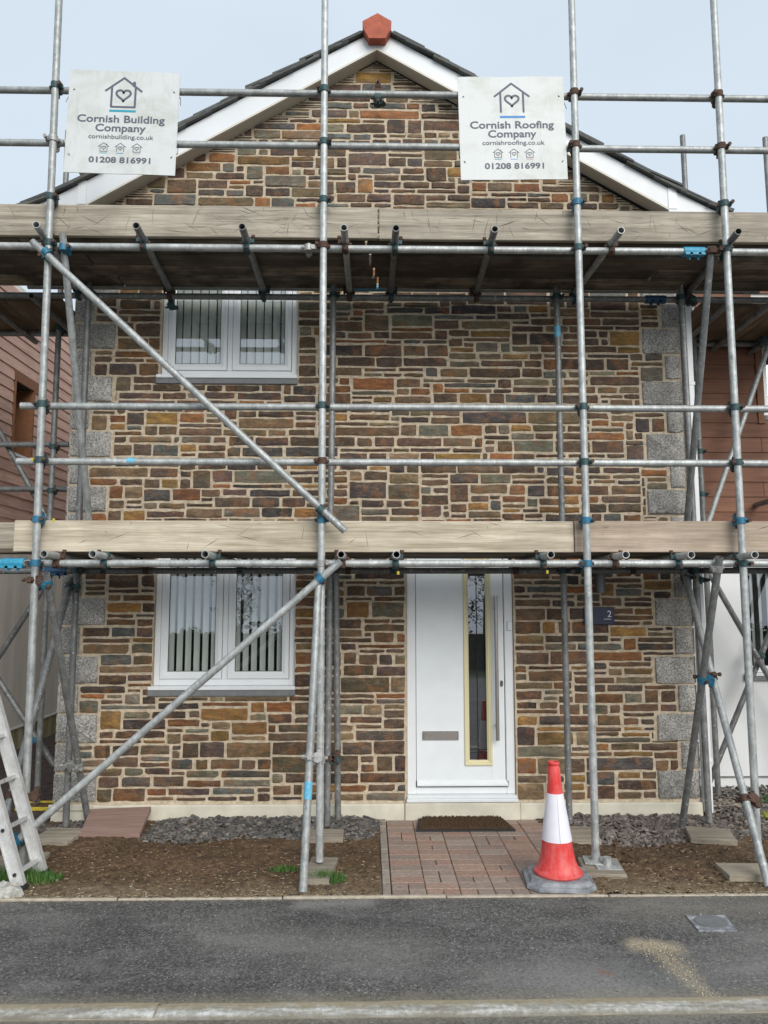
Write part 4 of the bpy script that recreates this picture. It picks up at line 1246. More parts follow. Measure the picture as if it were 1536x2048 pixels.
# braces
def brace(p0, Y0, p1, Y1, mat='galv', ext0=0, ext1=0):
    a, b = at(*p0, Y0), at(*p1, Y1); d = b - a
    a2, b2 = a - d * ext0, b + d * ext1
    tube('brace', a2, b2, mat); return a2, b2
YBR = YS - .052
B1 = brace((65, 483), YBR, (690, 1062), YBR)
B2 = brace((682, 1122), YBR, (22, 1692), YBR)
rk_foot = on_ground(606, 1783, .01)
def on_tube(a, b, py):
    lo, hi = 0.0, 1.0
    def pyof(p):
        v = p - EYE; return 1024 - FPX * v.dot(_U) / v.dot(_F)
    s = 1 if pyof(b) > pyof(a) else -1
    for _ in range(40):
        m = (lo + hi) / 2
        if (pyof(a.lerp(b, m)) - py) * s < 0: lo = m
        else: hi = m
    return a.lerp(b, lo)
RK1 = (rk_foot, at(637, 1170, YS - .03)); tube('raker', *RK1)
BT = (at(1439, 1114, YS - .02), on_ground(1364, 1652, .03)); tube('brace', *BT, 'galv_shaded')
RK2 = (at(1368, 1142, 5.93), on_ground(1538, 1774, .01)); tube('raker', *RK2)
tube('brace', at(1423, 492, YS - .0), at(1374, 1046, YI - .02), 'galv_shaded')
tube('brace', at(125, 466, YS - .0), at(179, 1050, YI - .02))
BL = (at(92, 1147, YS - .03), on_ground(176, 1640, .03)); tube('brace', *BL, 'galv_shaded')
RK3 = (at(143, 1157, 5.93), on_ground(-30, 1780, .01)); tube('raker', *RK3, 'galv_shaded')
tube('brace', at(672, 1146, 5.9), on_ground(676, 1642, .02), 'galv_shaded')
brace((1439, 1182), YJR + .05, (1536, 1352), YJR + .05, 'galv_shaded', .25, 1.4)
brace((1536, 1276), YJR + .10, (1420, 1561), YJR + .10, 'galv_shaded', .9, .02)
brace((1536, 693), YJR + .06, (1418, 1040), YJR + .06, 'galv', .5, .1)
brace((88, 1174), YJL + .06, (0, 1309), YJL + .06, 'galv_shaded', .1, 1.0)
brace((0, 1364), YJL + .11, (109, 1532), YJL + .11, 'galv_shaded', 1.0, .0)
brace((0, 864), YJL + .12, (96, 1040), YJL + .12, 'galv_shaded', .6, .1)
tube('putlog', at(1512, 1010, 6.92), at(1560, 996, 6.4), 'galv_shaded')
tube('putlog', at(1500, 705, 6.92), at(1600, 640, 6.3), 'galv_shaded')

# boards
def board(name, x0, x1, y0, y1, z0, z1, mat):
    mb = MB(); mb.cbox(x0, x1, y0, y1, z0, z1, .004); return mb.build(name, M[mat], scaf)
board('toe_board', -3.8, .058, 5.130, 5.168, 4.188, 4.416, 'toe')
board('toe_board', .068, 3.9, 5.133, 5.171, 4.186, 4.411, 'toe')
board('toe_board', -2.35, 1.378, 5.130, 5.168, 1.997, 2.206, 'toe_pale')
board('toe_board', 1.386, 3.95, 5.132, 5.170, 1.999, 2.210, 'toe_pink')
for r in range(4):
    y0 = 5.185 + r * .200
    zz = 4.169
    for (a, b) in ((-3.8, -2.46 + .4 * r % .7), (-2.45 + .4 * r % .7, -.03 + .03 * r), (-.015 + .03 * r, 2.2 + .3 * (r % 2)), (2.215 + .3 * (r % 2), 3.9)):
        board('platform_board', a, b, y0, y0 + .188 + random.uniform(-.004, .003), zz + (.0 if r % 2 else .013) + random.uniform(-.002, .004), zz + .046, 'board')
    zz = 1.994 + random.uniform(-.001, .003)
    for (a, b) in ((-2.35, 1.2 - .1 * r), (1.21 - .1 * r, 3.9)):
        board('platform_board', a, b, y0, y0 + .192, zz, zz + .036, 'board')
for k in range(6):
    x1 = -2.48 - k * .228; board('platform_board', x1 - .222, x1, 6.03, 6.86, 4.06 + random.uniform(0, .004), 4.098, 'board_y')
    x0 = 2.72 + k * .228; board('platform_board', x0, x0 + .222, 6.03, 7.02, 4.06 + random.uniform(0, .004), 4.098, 'board_y')
for (xa, xb) in ((-3.9, -2.5), (2.70, 4.0)):
    tube('ledger', (xa, 6.70 if xa < 0 else 6.86, 4.03), (xb, 6.70 if xa < 0 else 6.86, 4.03), 'galv_shaded')
for (x, y1) in ((-2.62, 6.9), (-3.05, 6.9), (2.86, 7.0), (3.2, 7.0), (3.6, 7.0)):
    tube('transom', (x, 5.80, 4.02), (x + .02, y1 - .05, 4.005), 'galv_shaded')
board('platform_board', -3.6, -2.55, 6.02, 6.24, 2.04, 2.076, 'board')
board('toe_board', -3.9, -2.36, 6.26, 6.298, 2.08, 2.30, 'toe')

def saw_marks(bo, x0, x1, z0, z1, y, n, seed):
    rr = random.Random(seed); mb = MB()
    for _ in range(n):
        cx = rr.uniform(x0 + .05, x1 - .05) if rr.random() < .4 else rr.gauss(rr.choice((-1.9, -1.15, -.62, .45, .85, 1.9, 2.45)), .22)
        a = rr.choice((.3, -.35, .5, -.6, .12, -.2, 1.35, 1.9)) + rr.gauss(0, .15); L = rr.uniform(.03, .2)
        cz = rr.uniform(z0 + .03, z1 - .01)
        if not x0 + .08 < cx < x1 - .08 or abs(cx - x1) < .1 or abs(cx - x0) < .1: continue
        dx, dz = math.cos(a) * L / 2, math.sin(a) * L / 2
        k = min(1.0, (z1 - .002 - cz) / abs(dz) if dz else 1, (cz - z0 - .002) / abs(dz) if dz else 1)
        dx *= k; dz *= k; w = rr.uniform(.0007, .0021); nx, nz = -math.sin(a) * w, math.cos(a) * w
        mb.add([(cx - dx, y - .0004, cz - dz), (cx + nx, y - .0004, cz + nz), (cx + dx, y - .0004, cz + dz), (cx - nx, y - .0004, cz - nz)], [(0, 1, 2, 3)])
    mb.build('saw_marks', M['sawmark'], bo, kind='stuff')
TB = [o for o in scaf.children if o.name.startswith('toe_board')]
saw_marks(TB[0], -2.7, .05, 4.188, 4.416, 5.130, 95, 1); saw_marks(TB[1], .08, 2.9, 4.186, 4.411, 5.133, 80, 2)
saw_marks(TB[2], -2.3, 1.37, 1.997, 2.206, 5.130, 22, 3); saw_marks(TB[3], 1.39, 2.8, 1.999, 2.210, 5.132, 8, 4)

# sleeve couplers (joint pins) and paint marks
def sleeve(c, axis, mat, L=.135, name='sleeve_coupler'):
    c = Vector(c); ax = Vector(axis).normalized(); mb = MB()
    mb.tube(c - ax * L / 2, c + ax * L / 2, .0335, 16)
    dn = Vector((0, 0, -1))
    for t in (-.03, .03):
        p = c + ax * t + Vector((0, -.004, -.028)); mb.tube(p + Vector((0, -.034, 0)), p + Vector((0, .03, 0)), .011, 8)
        mb.tube(p, p + Vector((0, 0, -.03)), .006, 6)
    lip = c + Vector((0, -.028, -.022)); mb.box(c.x - L / 2 + .005, c.x + L / 2 - .005, c.y - .038, c.y - .02, c.z - .034, c.z - .016)
    mb.build(name, M[mat], scaf, smooth=40)
p = at(1387, 503, YLg); sleeve((p.x, YLg, ZL[2]), (1, 0, 0), 'sleeve', .150)
p = at(27, 1130, YLg); sleeve((p.x, YLg, ZL[5]), (1, 0, 0), 'sleeve', .150)
p = at(112, 1142, YIL); sleeve((p.x, YIL, 1.897), (1, 0, 0), 'sleeve_dark', .16)
p = at(1310, 592, YIL); sleeve((p.x, YIL, 4.09), (1, 0, 0), 'sleeve_dark', .16)
def mark(p0, p1, r=TR + .0006):
    mb = MB(); mb.tube(p0, p1, r, 16); mb.build('paint_mark', M['paint_blue'], scaf, smooth=40)
p = at(262, 925, YLg); mark((p.x - .025, YLg, ZL[4]), (p.x + .03, YLg, ZL[4]))
b, a = IN[2]; d = (a - b).normalized(); p = at(1112, 665, YI); t = (p.z - b.z) / d.z; mark(b + d * (t - .04), b + d * (t + .05))
rd = (at(637, 1170, YS - .03) - rk_foot).normalized(); mark(rk_foot + rd * .50, rk_foot + rd * .60)
p = at(735, 577, YIL + .075); mark((p.x - .15, YIL + .075, 4.195), (p.x + .14, YIL + .075, 4.1952))

# couplers: one mesh per finish, copied
def coupler_mesh(body, boltm):
    mb = MB()
    mb.tube((0, 0, -.021), (0, 0, .021), .0315, 14)
    mb.tube((-.021, .0485, 0), (.021, .0485, 0), .0315, 14)
    mb.box(-.018, .018, .012, .034, -.018, .018)
    mb.box(.022, .050, -.012, .014, -.015, .015)           # flap lug
    mb.tube((.042, -.040, 0), (.042, .030, 0), .0075, 7, 1); mb.tube((.042, -.044, 0), (.042, -.026, 0), .0135, 6, 1)
    mb.tube((-.043, .018, 0), (-.026, .012, 0), .013, 7, 1)
    mb.box(-.015, .015, .05, .078, .020, .046); mb.tube((0, .064, -.05), (0, .064, .055), .0075, 7, 1); mb.tube((0, .064, .038), (0, .064, .056), .0135, 6, 1)
    return mb.mesh('coupler', [body, boltm], (0, 0, 0), 40)
CM = {'d': coupler_mesh(M['coupler_dark'], M['coupler_rust']), 'b': coupler_mesh(M['coupler_blue'], M['coupler_rust']),
      's': coupler_mesh(M['coupler_steel'], M['coupler_steel']), 'r': coupler_mesh(M['coupler_rust'], M['coupler_rust'])}
def coupler(p, a1, n, var='d', flip=False):
    a1 = Vector(a1).normalized(); n = Vector(n); n = (n - a1 * n.dot(a1)).normalized()
    x = n.cross(a1)
    o = bpy.data.objects.new('coupler', CM[var])
    if flip: a1, x = -a1, -x
    m = Matrix((x, n, a1)).transposed()
    put(o, scaf, p); o.rotation_euler = m.to_euler()
cv = {(0, 0): 'd', (0, 1): 's', (0, 2): 'd', (0, 3): 'd', (0, 4): 'd', (0, 5): 'b', (1, 0): 'd', (1, 1): 'd', (1, 2): 'r', (1, 3): 'd', (1, 4): 'r', (1, 5): 's', (2, 5): 'b', (3, 2): 'd', (2, 2): 'd', (2, 0): 'r', (2, 1): 'r', (3, 0): 'r', (3, 1): 'r'}
for k in range(4):
    for i, z in enumerate(ZL):
        coupler(s_at(k, z), SD[k][1] - SD[k][0], (0, 1, 0), cv.get((k, i), 'd'), (k + i) % 2)
    # toe board clips
    zc = (4.424, 2.205)
    coupler(s_at(k, zc[0]), (0, 0, 1), (0, 1, 0), 'd' if k != 2 else 'b'); coupler(s_at(k, zc[1]), (0, 0, 1), (0, 1, 0), 'b')
for (T, zl, zi) in ((TU, ZL[2], 4.087), (TLo, ZL[5], 1.90)):
    for n, (a, b) in enumerate(T):
        d = b - a
        coupler(a + d * ((YLg - a.y) / d.y), d, (0, 0, -1), 'd' if n % 3 else 'r', n % 2)
        coupler(a + d * ((YIL - a.y) / d.y), d, (0, 0, -1), 'r' if n % 2 else 'd', n % 2)
for (b, a) in IN:
    for z in (4.087, 1.90): coupler(b + (a - b) * ((z - b.z) / (a.z - b.z)), a - b, (0, 1, 0), 'd')
for k, (b, a) in enumerate(RET):
    for z in (4.03, 2.98, 2.60): coupler(b + (a - b) * ((z - b.z) / (a.z - b.z)), a - b, (0, 1, 0), 'd')
for (px, py, Y, ax, n, var) in ((93, 505, YBR, B1[1] - B1[0], (0, 1, 0), 'b'), (641, 1019, YBR, B1[1] - B1[0], (0, 1, 0), 'd'), (640, 1157, YBR, B2[1] - B2[0], (0, 1, 0), 'b'),
                          (36, 1681, YBR, B2[1] - B2[0], (0, 1, 0), 'b'), (128, 496, YS, (0, 0, 1), (0, 1, 0), 'b'), 
                          (64, 1160, YS, (0, 0, 1), (1, 0, 0), 'r'), 
                           (1512, 1600, YS, (0, 0, 1), (-1, 0, 0), 'r'),  (641, 1519, YS, (0, 0, 1), (-1, 0, 0), 's'),
                          (658, 1516, YI, (0, 0, 1), (1, 0, 0), 'r'), (675, 1518, YI, (0, 0, 1), (-1, 0, 0), 'd'), (138, 1529, YI, (0, 0, 1), (1, 0, 0), 's'), 
                          (73, 1479, YJL + .08, (.4, 0, -1), (0, 1, 0), 'b'), (1522, 1312, YJR + .07, (.5, 0, -1), (0, 1, 0), 'd'), (618, 503, YLg, (1, 0, 0), (0, -1, 0), 's'), (756, 196, YLg, (1, 0, 0), (0, 1, 0), 'd'), (756, 186, YLg + .05, (0, 1, 0), (0, 0, 1), 'r'),
                          (1425, 502, YS, (0, 0, 1), (0, 1, 0), 'r'),  (53, 1592, YS, (0, 0, 1), (1, 0, 0), 'r'),
                          (343, 600, 6.03, (1, 0, 0), (0, 0, -1), 'd'), (120, 655, YJL, (0, 0, 1), (0, 1, 0), 'd'), (1385, 600, YI, (1, 0, .3), (0, 1, 0), 'd'), (1374, 1155, YI, (0, 0, 1), (0, 1, 0), 'd'), (1402, 1160, YI, (0, 0, 1), (0, 1, 0), 'd'), (1530, 680, 6.6, (0, 0, 1), (0, 1, 0), 'd')):
    coupler(at(px, py, Y), ax, n, var)
for (T, py, n, var) in ((BL, 1166, (-1, .2, 0), 'b'), (BT, 1359, (1, 0, 0), 'b'), (RK2, 1354, (-1, 0, 0), 'r'), (BT, 1137, (0, 1, 0), 's'), (RK2, 1597, (1, 0, 0), 'r'), (RK1, 1514, (1, 0, 0), 's'),
                        (BL, 1531, (-1, 0, 0), 's'), (RK3, 1172, (1, 0, 0), 'd'), (RK3, 1592, (1, 0, 0), 'r')):
    coupler(on_tube(*T, py), T[1] - T[0], n, var)
# little yellow tips on two coupler bolts
for (px, py, Y) in ((796, 1146, YLg), (1093, 1144, YLg), (110, 1041, YS - .05), (67, 920, YS - .05)):
    p = at(px, py, Y); mb = MB(); mb.tube(p + Vector((0, -.02, .011)), p + Vector((0, -.02, -.011)), .0085, 8); mb.build('bolt_tip', M['yellow'], scaf)
# base plates
def base_plate(p, rot=.0, mat='galv'):
    mb = MB(); q = .075; c, s = math.cos(rot), math.sin(rot)
    P = [(p.x + c * a - s * b, p.y + s * a + c * b) for a, b in ((-q, -q), (q, -q), (q, q), (-q, q))]
    mb.prism([(x, y, p.z) for x, y in P], (0, 0, .006)); mb.tube((p.x, p.y, p.z + .006), (p.x, p.y, p.z + .05), .0275, 14)
    mb.build('base_plate', M[mat], scaf, smooth=40)

# sole boards under the standards
def sole(label, px, py, w, d, rot, z=.036, mat='sole', plate=None, group=None):
    c = on_ground(px, py, z); mb = MB(); mb.cbox(-w / 2, w / 2, -d / 2, d / 2, -.04, 0, .004)
    o = mb.build('sole_board', M[mat], None, origin=(0, 0, 0)); o.location = c; o.rotation_euler.z = rot
    tag(o, label, 'sole board', 'timber pads under the scaffold standards'); return c
sole('short grey timber pad with rubble on it, under the middle front scaffold pole', 640, 1735, .17, .40, -.10)
c = sole('timber pad with a square steel plate, just right of the traffic cone', 1203, 1731, .25, .30, -.12)
base_plate(Vector((s_at(2, .05).x, YS, .042)), -.15); base_plate(Vector((s_at(2, .05).x + .05, YS - .075, .0375)), -.1)
sole('pale timber pad half sunk in slates behind the traffic cone', 1160, 1665, .24, .30, -.1, .04)
sole('pinkish timber pad beside the composite panel', 118, 1668, .28, .30, -.12, .036)
sole('pale timber pad at the right end of the painted plinth', 1420, 1666, .30, .28, -.25, .05)
sole('weathered timber pad at the right edge of the bare soil', 1500, 1738, .34, .22, -.05, .04)
sole('stained timber pad among slates, behind the middle front pole', 650, 1666, .26, .20, 0, .04)
sole('grey timber pad on the grass behind the ladder foot', 35, 1722, .30, .34, .1, .035)
sole('timber pad near the neighbouring white wall', 1440, 1603, .28, .26, -.1, .03)

c = on_ground(74, 1615, .0)
mb = MB(); mb.cbox(c.x - .13, c.x + .13, c.y - .10, c.y + .10, .0, .022, .006); 
yt = thing('pole_tray', (c.x, c.y, 0), 'yellow edged plastic tray under a pole on the drive', 'base tray')
mb = MB(); mb.cbox(c.x - .12, c.x + .12, c.y - .09, c.y + .09, .002, .014, .003); mb.build('tray_floor', M['soil'], yt)
mb = MB()
for (a, b, d, e) in ((-.135, .135, -.105, -.088), (-.135, .135, .088, .105), (-.135, -.118, -.087, .087), (.118, .135, -.087, .087)): mb.cbox(c.x + a, c.x + b, c.y + d, c.y + e, 0, .028, .004)
mb.build('tray_rim', M['yellow'], yt)

# =================================================================== SIGNS
def stroke(mb, pts, w, y, mi=0, closed=False, n=8):
    """a flat pen line of width w through 2-D points, on a board face at y"""
    P = [Vector((p[0], p[1])) for p in pts]
    if closed: P.append(P[0])
    for a, b in zip(P, P[1:]):
        d = b - a
        if d.length < 1e-6: continue
        nn = Vector((-d.y, d.x)).normalized() * w / 2
        mb.add([(q.x, y, q.y) for q in (a + nn, a - nn, b - nn, b + nn)], [(0, 1, 2, 3)], mi)
    for i, p in enumerate(P):
        yy = y - .00003 * (1 + i % 2)
        mb.add([(p.x + w / 2 * math.cos(2 * math.pi * k / n), yy, p.y + w / 2 * math.sin(2 * math.pi * k / n)) for k in range(n)], [tuple(range(n))], mi)
def heart(cx, cz, w, h, n=40):
    out = []
    for k in range(n):
        t = 2 * math.pi * k / n
        x = 16 * math.sin(t) ** 3; z = 13 * math.cos(t) - 5 * math.cos(2 * t) - 2 * math.cos(3 * t) - math.cos(4 * t)
        out.append((cx + x / 32 * w, cz + (z + 2.5) / 29 * h))
    return out
def house_logo(mb, cx, zt, w, h, pen, chimney, floor, y):
    """cx centre, zt top of the apex, w eave width, h to the wall foot"""
    ez = zt - h * .43; ww = w * .33
    stroke(mb, [(cx - w / 2, ez - h * .02), (cx, zt), (cx + w / 2, ez - h * .02)], pen, y)
    zf = zt - h
    zw = ez + h * .10
    if floor: stroke(mb, [(cx - ww, zw), (cx - ww, zf), (cx + ww, zf), (cx + ww, zw)], pen, y - .0001)
    else:
        stroke(mb, [(cx - ww, zw), (cx - ww, zf)], pen, y - .0001); stroke(mb, [(cx + ww, zw), (cx + ww, zf)], pen, y - .0001)
    if chimney: stroke(mb, [(cx + w * .285, ez + h * .17), (cx + w * .285, zt - h * .16)], pen * 1.5, y - .0002)
    stroke(mb, heart(cx, zt - h * .615, w * .40, h * .38), pen * 1.05, y - .00015, closed=True)

def sign(corners, Y, label, line1, url, barmat, left):
    tl, tr_, br, bl = [at(q[0], q[1], Y) for q in corners]
    u = ((tr_ - tl) + (br - bl)) / 2; v = ((tl - bl) + (tr_ - br)) / 2
    W, H = u.length, v.length
    ang = math.atan2(u.z, u.x)
    cen = (tl + tr_ + br + bl) / 4
    t = thing('sign', cen, label, 'sign', 'contractor signs tied to the scaffold')
    t.rotation_euler = (0, -ang, 0)
    b = MB(); n = 10; vs = []; fs = []          # slightly bowed board
    for i in range(n + 1):
        x = -W / 2 + W * i / n
        sag = .004 * math.sin(i * 1.1) * .6
        for (yy, zz) in ((-.0025, -H / 2 + sag * .4), (-.0025, H / 2 + sag), (.0025, H / 2 + sag), (.0025, -H / 2 + sag * .4)): vs.append((x, yy, zz))
    for i in range(n):
        for j in range(4): fs.append((4 * i + j, 4 * i + (j + 1) % 4, 4 * i + 4 + (j + 1) % 4, 4 * i + 4 + j))
    fs += [(0, 1, 2, 3), (4 * n + 3, 4 * n + 2, 4 * n + 1, 4 * n)]
    b.add(vs, fs); b.build('board', M['signboard'], t, local=True)
    U = lambda q: (q - .5) * W
    V = lambda q: (.5 - q) * H
    yf = -.0032
    lg = MB()
    cx = .496 if left else .505
    house_logo(lg, U(cx), V(.068), .325 * W, (.285 if left else .278) * H, .0195 * W, left, left, yf)
    lg.build('logo', M['ink'], t, local=True)
    br_ = MB(); x0, x1, z = U(cx - .12), U(cx + .12), V(.392 if left else .395)
    br_.add([(x0, yf, z - .011 * H), (x1, yf, z - .011 * H), (x1, yf, z + .011 * H), (x0, yf, z + .011 * H)], [(0, 1, 2, 3)]); br_.build('logo_bar', barmat, t, local=True)
    R = (math.pi / 2, 0, 0)
    text(line1, (U(cx - .008), yf - .0005, V(.505)), .098 * H, t, M['ink'], .79 * W, off=.0014, local=True)
    text('Company', (U(cx - .008), yf - .0005, V(.592)), .098 * H, t, M['ink'], .455 * W, off=.0014, local=True)
    text(url, (U(cx), yf - .0005, V(.665)), .060 * H, t, M['ink'], .585 * W, off=.0003, local=True)
    text('01208 816991', (U(cx), yf - .0005, V(.895)), .076 * H, t, M['ink'], .555 * W, off=.0014, local=True)
    for k, q in enumerate((-.15, .0, .148)):
        ic = MB(); house_logo(ic, U(cx + q), V(.705), .096 * W, .083 * H, .0062 * W, k == 0, k != 1, yf); ic.build('icon', M['ink'], t, local=True)
        ib = MB(); x = U(cx + q); z = V(.804)
        ib.add([(x - .034 * W, yf, z - .003 * H), (x + .034 * W, yf, z - .003 * H), (x + .034 * W, yf, z + .003 * H), (x - .034 * W, yf, z + .003 * H)], [(0, 1, 2, 3)]); ib.build('icon_bar', (M['teal'], M['bluebar'], M['pinkbar'])[k], t, local=True)
    for (sx, zz, dx, dz) in ((-1, .27, .04, .03), (1, .27, -.04, .03), (-1, -.27, .035, -.05), (1, -.27, -.035, -.05)):
        tb = MB(); x = sx * W / 2
        tb.tube((x + sx * .004, .02, zz * H), (x + dx, -.007, zz * H + dz), .003, 6); tb.tube((x + sx * .004, .02, zz * H), (x + sx * .014, -.005, zz * H - .07 * (1 if dz > 0 else -.8)), .002, 6)
        tb.build('cable_tie', M['tie'], t, local=True)
sign(((137, 141), (357, 145), (354, 353), (131, 343)), 5.066, 'white sign reading Cornish Building Company, teal bar under its house logo', 'Cornish Building', 'cornishbuilding.co.uk', M['teal'], True)
sign(((916, 155), (1128, 153), (1133, 359), (921, 360)), 5.066, 'white sign reading Cornish Roofing Company, blue bar under its house logo', 'Cornish Roofing', 'cornishroofing.co.uk', M['bluebar'], False)

# =================================================================== TRAFFIC CONE
cc = on_ground(1117, 1757, .02); cc.z = .003
cone = thing('traffic_cone', cc, 'orange red traffic cone with white band on a grey rubber base', 'traffic cone')
zt = at(1107, 1523, cc.y).z - cc.z
def cr(z):
    K = [(.05, .130), (.07, .120), (.253, .0875), (.518, .048), (.70, .028)]
    for (a, b), (c, d) in zip(K, K[1:]):
        if z <= c: return b + (d - b) * (z - a) / (c - a)
    return .028
lean = Vector((at(1107, 1523, cc.y).x - cc.x, 0, 0)) / zt
def cone_part(name, prof, mat):
    mb = MB(); mb.lathe(prof, (0, 0, 0), 40)
    mb.v = [v + lean * v.z + cc for v in mb.v]
    mb.build(name, M[mat], cone, smooth=35)
zb0, zb1 = .245, .515
pr = [(.140, .050), (.145, .058), (.143, .068), (.134, .074), (.126, .082), (.116, .105)]
pr += [(cr(z) - .004, z) for z in (.13, .17, .21)] + [(cr(zb0), zb0 - .001)]
cone_part('lower_body', pr, 'cone_red')
cone_part('white_band', [(cr(zb0), zb0 - .0015), (cr(zb0) + .0022, zb0), (cr((zb0 + zb1) / 2) + .002, (zb0 + zb1) / 2), (cr(zb1) + .0022, zb1), (cr(zb1), zb1 + .001)], 'cone_white')
cone_part('upper_body', [(cr(zb1), zb1), (cr(.58), .58), (.037, zt - .035), (.033, zt - .028), (.031, zt - .022), (.035, zt - .016), (.036, zt - .006), (.032, zt), (.024, zt - .002), (.022, zt - .06)], 'cone_red')
mb = MB(); v0 = (cr(zb0) + .003, zb0 + .003); 
sm = MB(); a0 = -math.pi / 2 - .02
sm.add([Vector((math.cos(a) * (cr(z) + .0034), math.sin(a) * (cr(z) + .0034), z)) + lean * z + cc for z in (zb0 + .002, zb1 - .002) for a in (a0, a0 + .02)], [(0, 1, 3, 2)]); sm.build('band_seam', M['lead'], cone)
def octo(h, c, rot=-0.10):
    q = [(-h, -h + c), (-h + c, -h), (h - c, -h), (h, -h + c), (h, h - c), (h - c, h), (-h + c, h), (-h, h - c)]
    return [(x * math.cos(rot) - y * math.sin(rot), x * math.sin(rot) + y * math.cos(rot)) for x, y in q]
bs = MB(); R = [(octo(.196, .062), 0.0), (octo(.201, .064), .006), (octo(.200, .064), .021), (octo(.194, .062), .026), (octo(.180, .060), .028), (octo(.172, .058), .043), (octo(.166, .056), .047), (octo(.12, .04), .049)]
vs = [Vector((x, y, z)) + cc for r, z in R for x, y in r]; fs = []
for k in range(len(R) - 1):
    for i in range(8): fs.append((8 * k + i, 8 * k + (i + 1) % 8, 8 * k + 8 + (i + 1) % 8, 8 * k + 8 + i))
fs.append(tuple(range(8 * (len(R) - 1), 8 * len(R))))
bs.add(vs, fs); bs.build('base', M['cone_base'], cone)

# =================================================================== LADDER
la, lb_ = on_ground(84, 1752, .0), on_ground(41, 1782, .0)
lad = thing('ladder', ((la.x + lb_.x) / 2, (la.y + lb_.y) / 2, 0), 'aluminium ladder leaning out of frame beside the scaffold', 'ladder')
ld = Vector((-.33, .0, 1)).normalized(); LL = 3.4
ln = Vector((1, 0, .33)).normalized()
for q in (la, lb_):
    mb = MB(); w, t = .034, .012
    e1, e2 = ln * w, Vector((0, 1, 0)) * t
    P = [q + e1 + e2, q + e1 - e2, q - e1 - e2, q - e1 + e2]; mb.prism(P, ld * LL)
    for s in (1, -1):                       # flanges
        f = [q + e1 * s * 1.04 + e2 * 1.7, q + e1 * s * 1.04 - e2 * 1.7, q + e1 * s * .86 - e2 * 1.7, q + e1 * s * .86 + e2 * 1.7]; mb.prism(f, ld * LL)
    mb.build('stile', M['alu'], lad)
    mb = MB(); mb.prism([q + e1 * 1.15 + e2 * 2, q + e1 * 1.15 - e2 * 2, q - e1 * 1.15 - e2 * 2, q - e1 * 1.15 + e2 * 2], ld * .03); mb.build('foot', M['rubber'], lad)
for k in range(12):
    h = .10 + k * .262
    a, b = la + ld * h, lb_ + ld * h
    mb = MB(); mb.prism([a + ln * .016 + ld * .012, a + ln * .016 - ld * .010, a - ln * .016 - ld * .010, a - ln * .016 + ld * .012], b - a); mb.build('rung', M['alu'], lad)
    mb = MB(); mb.tube(lb_ + ld * h - Vector((0, .0215, 0)), lb_ + ld * h - Vector((0, .017, 0)), .011, 10); mb.build('rung_plug', M['rubber'], lad)

# =================================================================== DOORMAT, PANEL, LID, RUBBLE
m0 = Vector((.715, 5.93, .003))
mat_ = thing('doormat', m0, 'brown coir doormat with black rubber edge at the door step', 'doormat')
mb = MB(); mb.prism([(m0.x - .365, 5.80, .004), (m0.x + .36, 5.80, .004), (m0.x + .315, 6.098, .004), (m0.x - .33, 6.098, .004)], (0, 0, .014)); mb.build('rubber_base', M['rubber'], mat_)
mb = MB()
rr = random.Random(9)
for i in range(70):
    for j in range(26):
        u, v = (i + .5) / 70, (j + .5) / 26
        y = 5.822 + v * .262; hw = .333 - .04 * v
        x = m0.x - .004 + (u * 2 - 1) * hw; s = .0065; h = .038 + rr.uniform(-.008, .006)
        jx, jy = rr.uniform(-.004, .004), rr.uniform(-.004, .004)
        mb.add([(x - s, y - s, .018), (x + s, y - s, .018), (x + s, y + s, .018), (x - s, y + s, .018), (x + jx - .003, y + jy, h), (x + jx + .003, y + jy, h)], [(0, 1, 5, 4), (1, 2, 5), (2, 3, 4, 5), (3, 0, 4)])
mb.build('coir_pile', M['coir'], mat_, kind='stuff')

pa, pb = on_ground(159, 1677, .0), on_ground(279, 1677, .0)
pc, pd = at(302, 1621, YW - .07), at(181, 1626, YW - .07)
ramp_ = thing('deck_panel', (pa + pb) / 2, 'mauve brown composite deck panel leaning on the plinth', 'deck panel')
thk = Vector((0, .0, .034))
for k in range(4):
    t0, t1 = k / 4 + .004, (k + 1) / 4 - .004
    A, B, C_, D = pa.lerp(pd, t0), pb.lerp(pc, t0), pb.lerp(pc, t1), pa.lerp(pd, t1)
    mb = MB(); mb.prism([A + Vector((0, 0, -.004)), B + Vector((0, 0, -.004)), C_ + Vector((0, 0, -.004)), D + Vector((0, 0, -.004))], thk); mb.build('plank', M['composite'], ramp_)
mb = MB(); mb.prism([pa + Vector((.01, .012, -.004)), pb + Vector((-.01, .012, -.004)), pc + Vector((-.01, -.01, -.004)), pd + Vector((.01, -.01, -.004))], (0, 0, .027)); mb.build('backing', M['shadowgap'], ramp_)

q = [on_ground(1371, 1831, .003), on_ground(1450, 1832, .003), on_ground(1474, 1862, .003), on_ground(1397, 1862, .003)]
lc = sum(q, Vector()) / 4
lid = thing('meter_cover', lc, 'scuffed grey water meter cover set in the pavement', 'meter cover')
mb = MB(); mb.prism([p - Vector((0, 0, .004)) for p in q], (0, 0, .009)); mb.build('frame', M['lid'], lid)
mb = MB(); ex, ey = (q[1] - q[0]) * .40, (q[0] - q[3]) * .40
mb.prism([lc + ex * math.cos(a) + ey * math.sin(a) + Vector((0, 0, .0045)) for a in [2 * math.pi * k / 28 for k in range(28)]], (0, 0, .006)); mb.build('lid', M['lead'], lid)
mb = MB(); n = 28
vs = [lc + (ex * math.cos(a) + ey * math.sin(a)) * f + Vector((0, 0, .0048)) for f in (1.0, 1.09) for a in [2 * math.pi * k / n for k in range(n)]]
mb.add(vs, [(i, (i + 1) % n, n + (i + 1) % n, n + i) for i in range(n)]); mb.build('rim_gap', M['shadowgap'], lid)

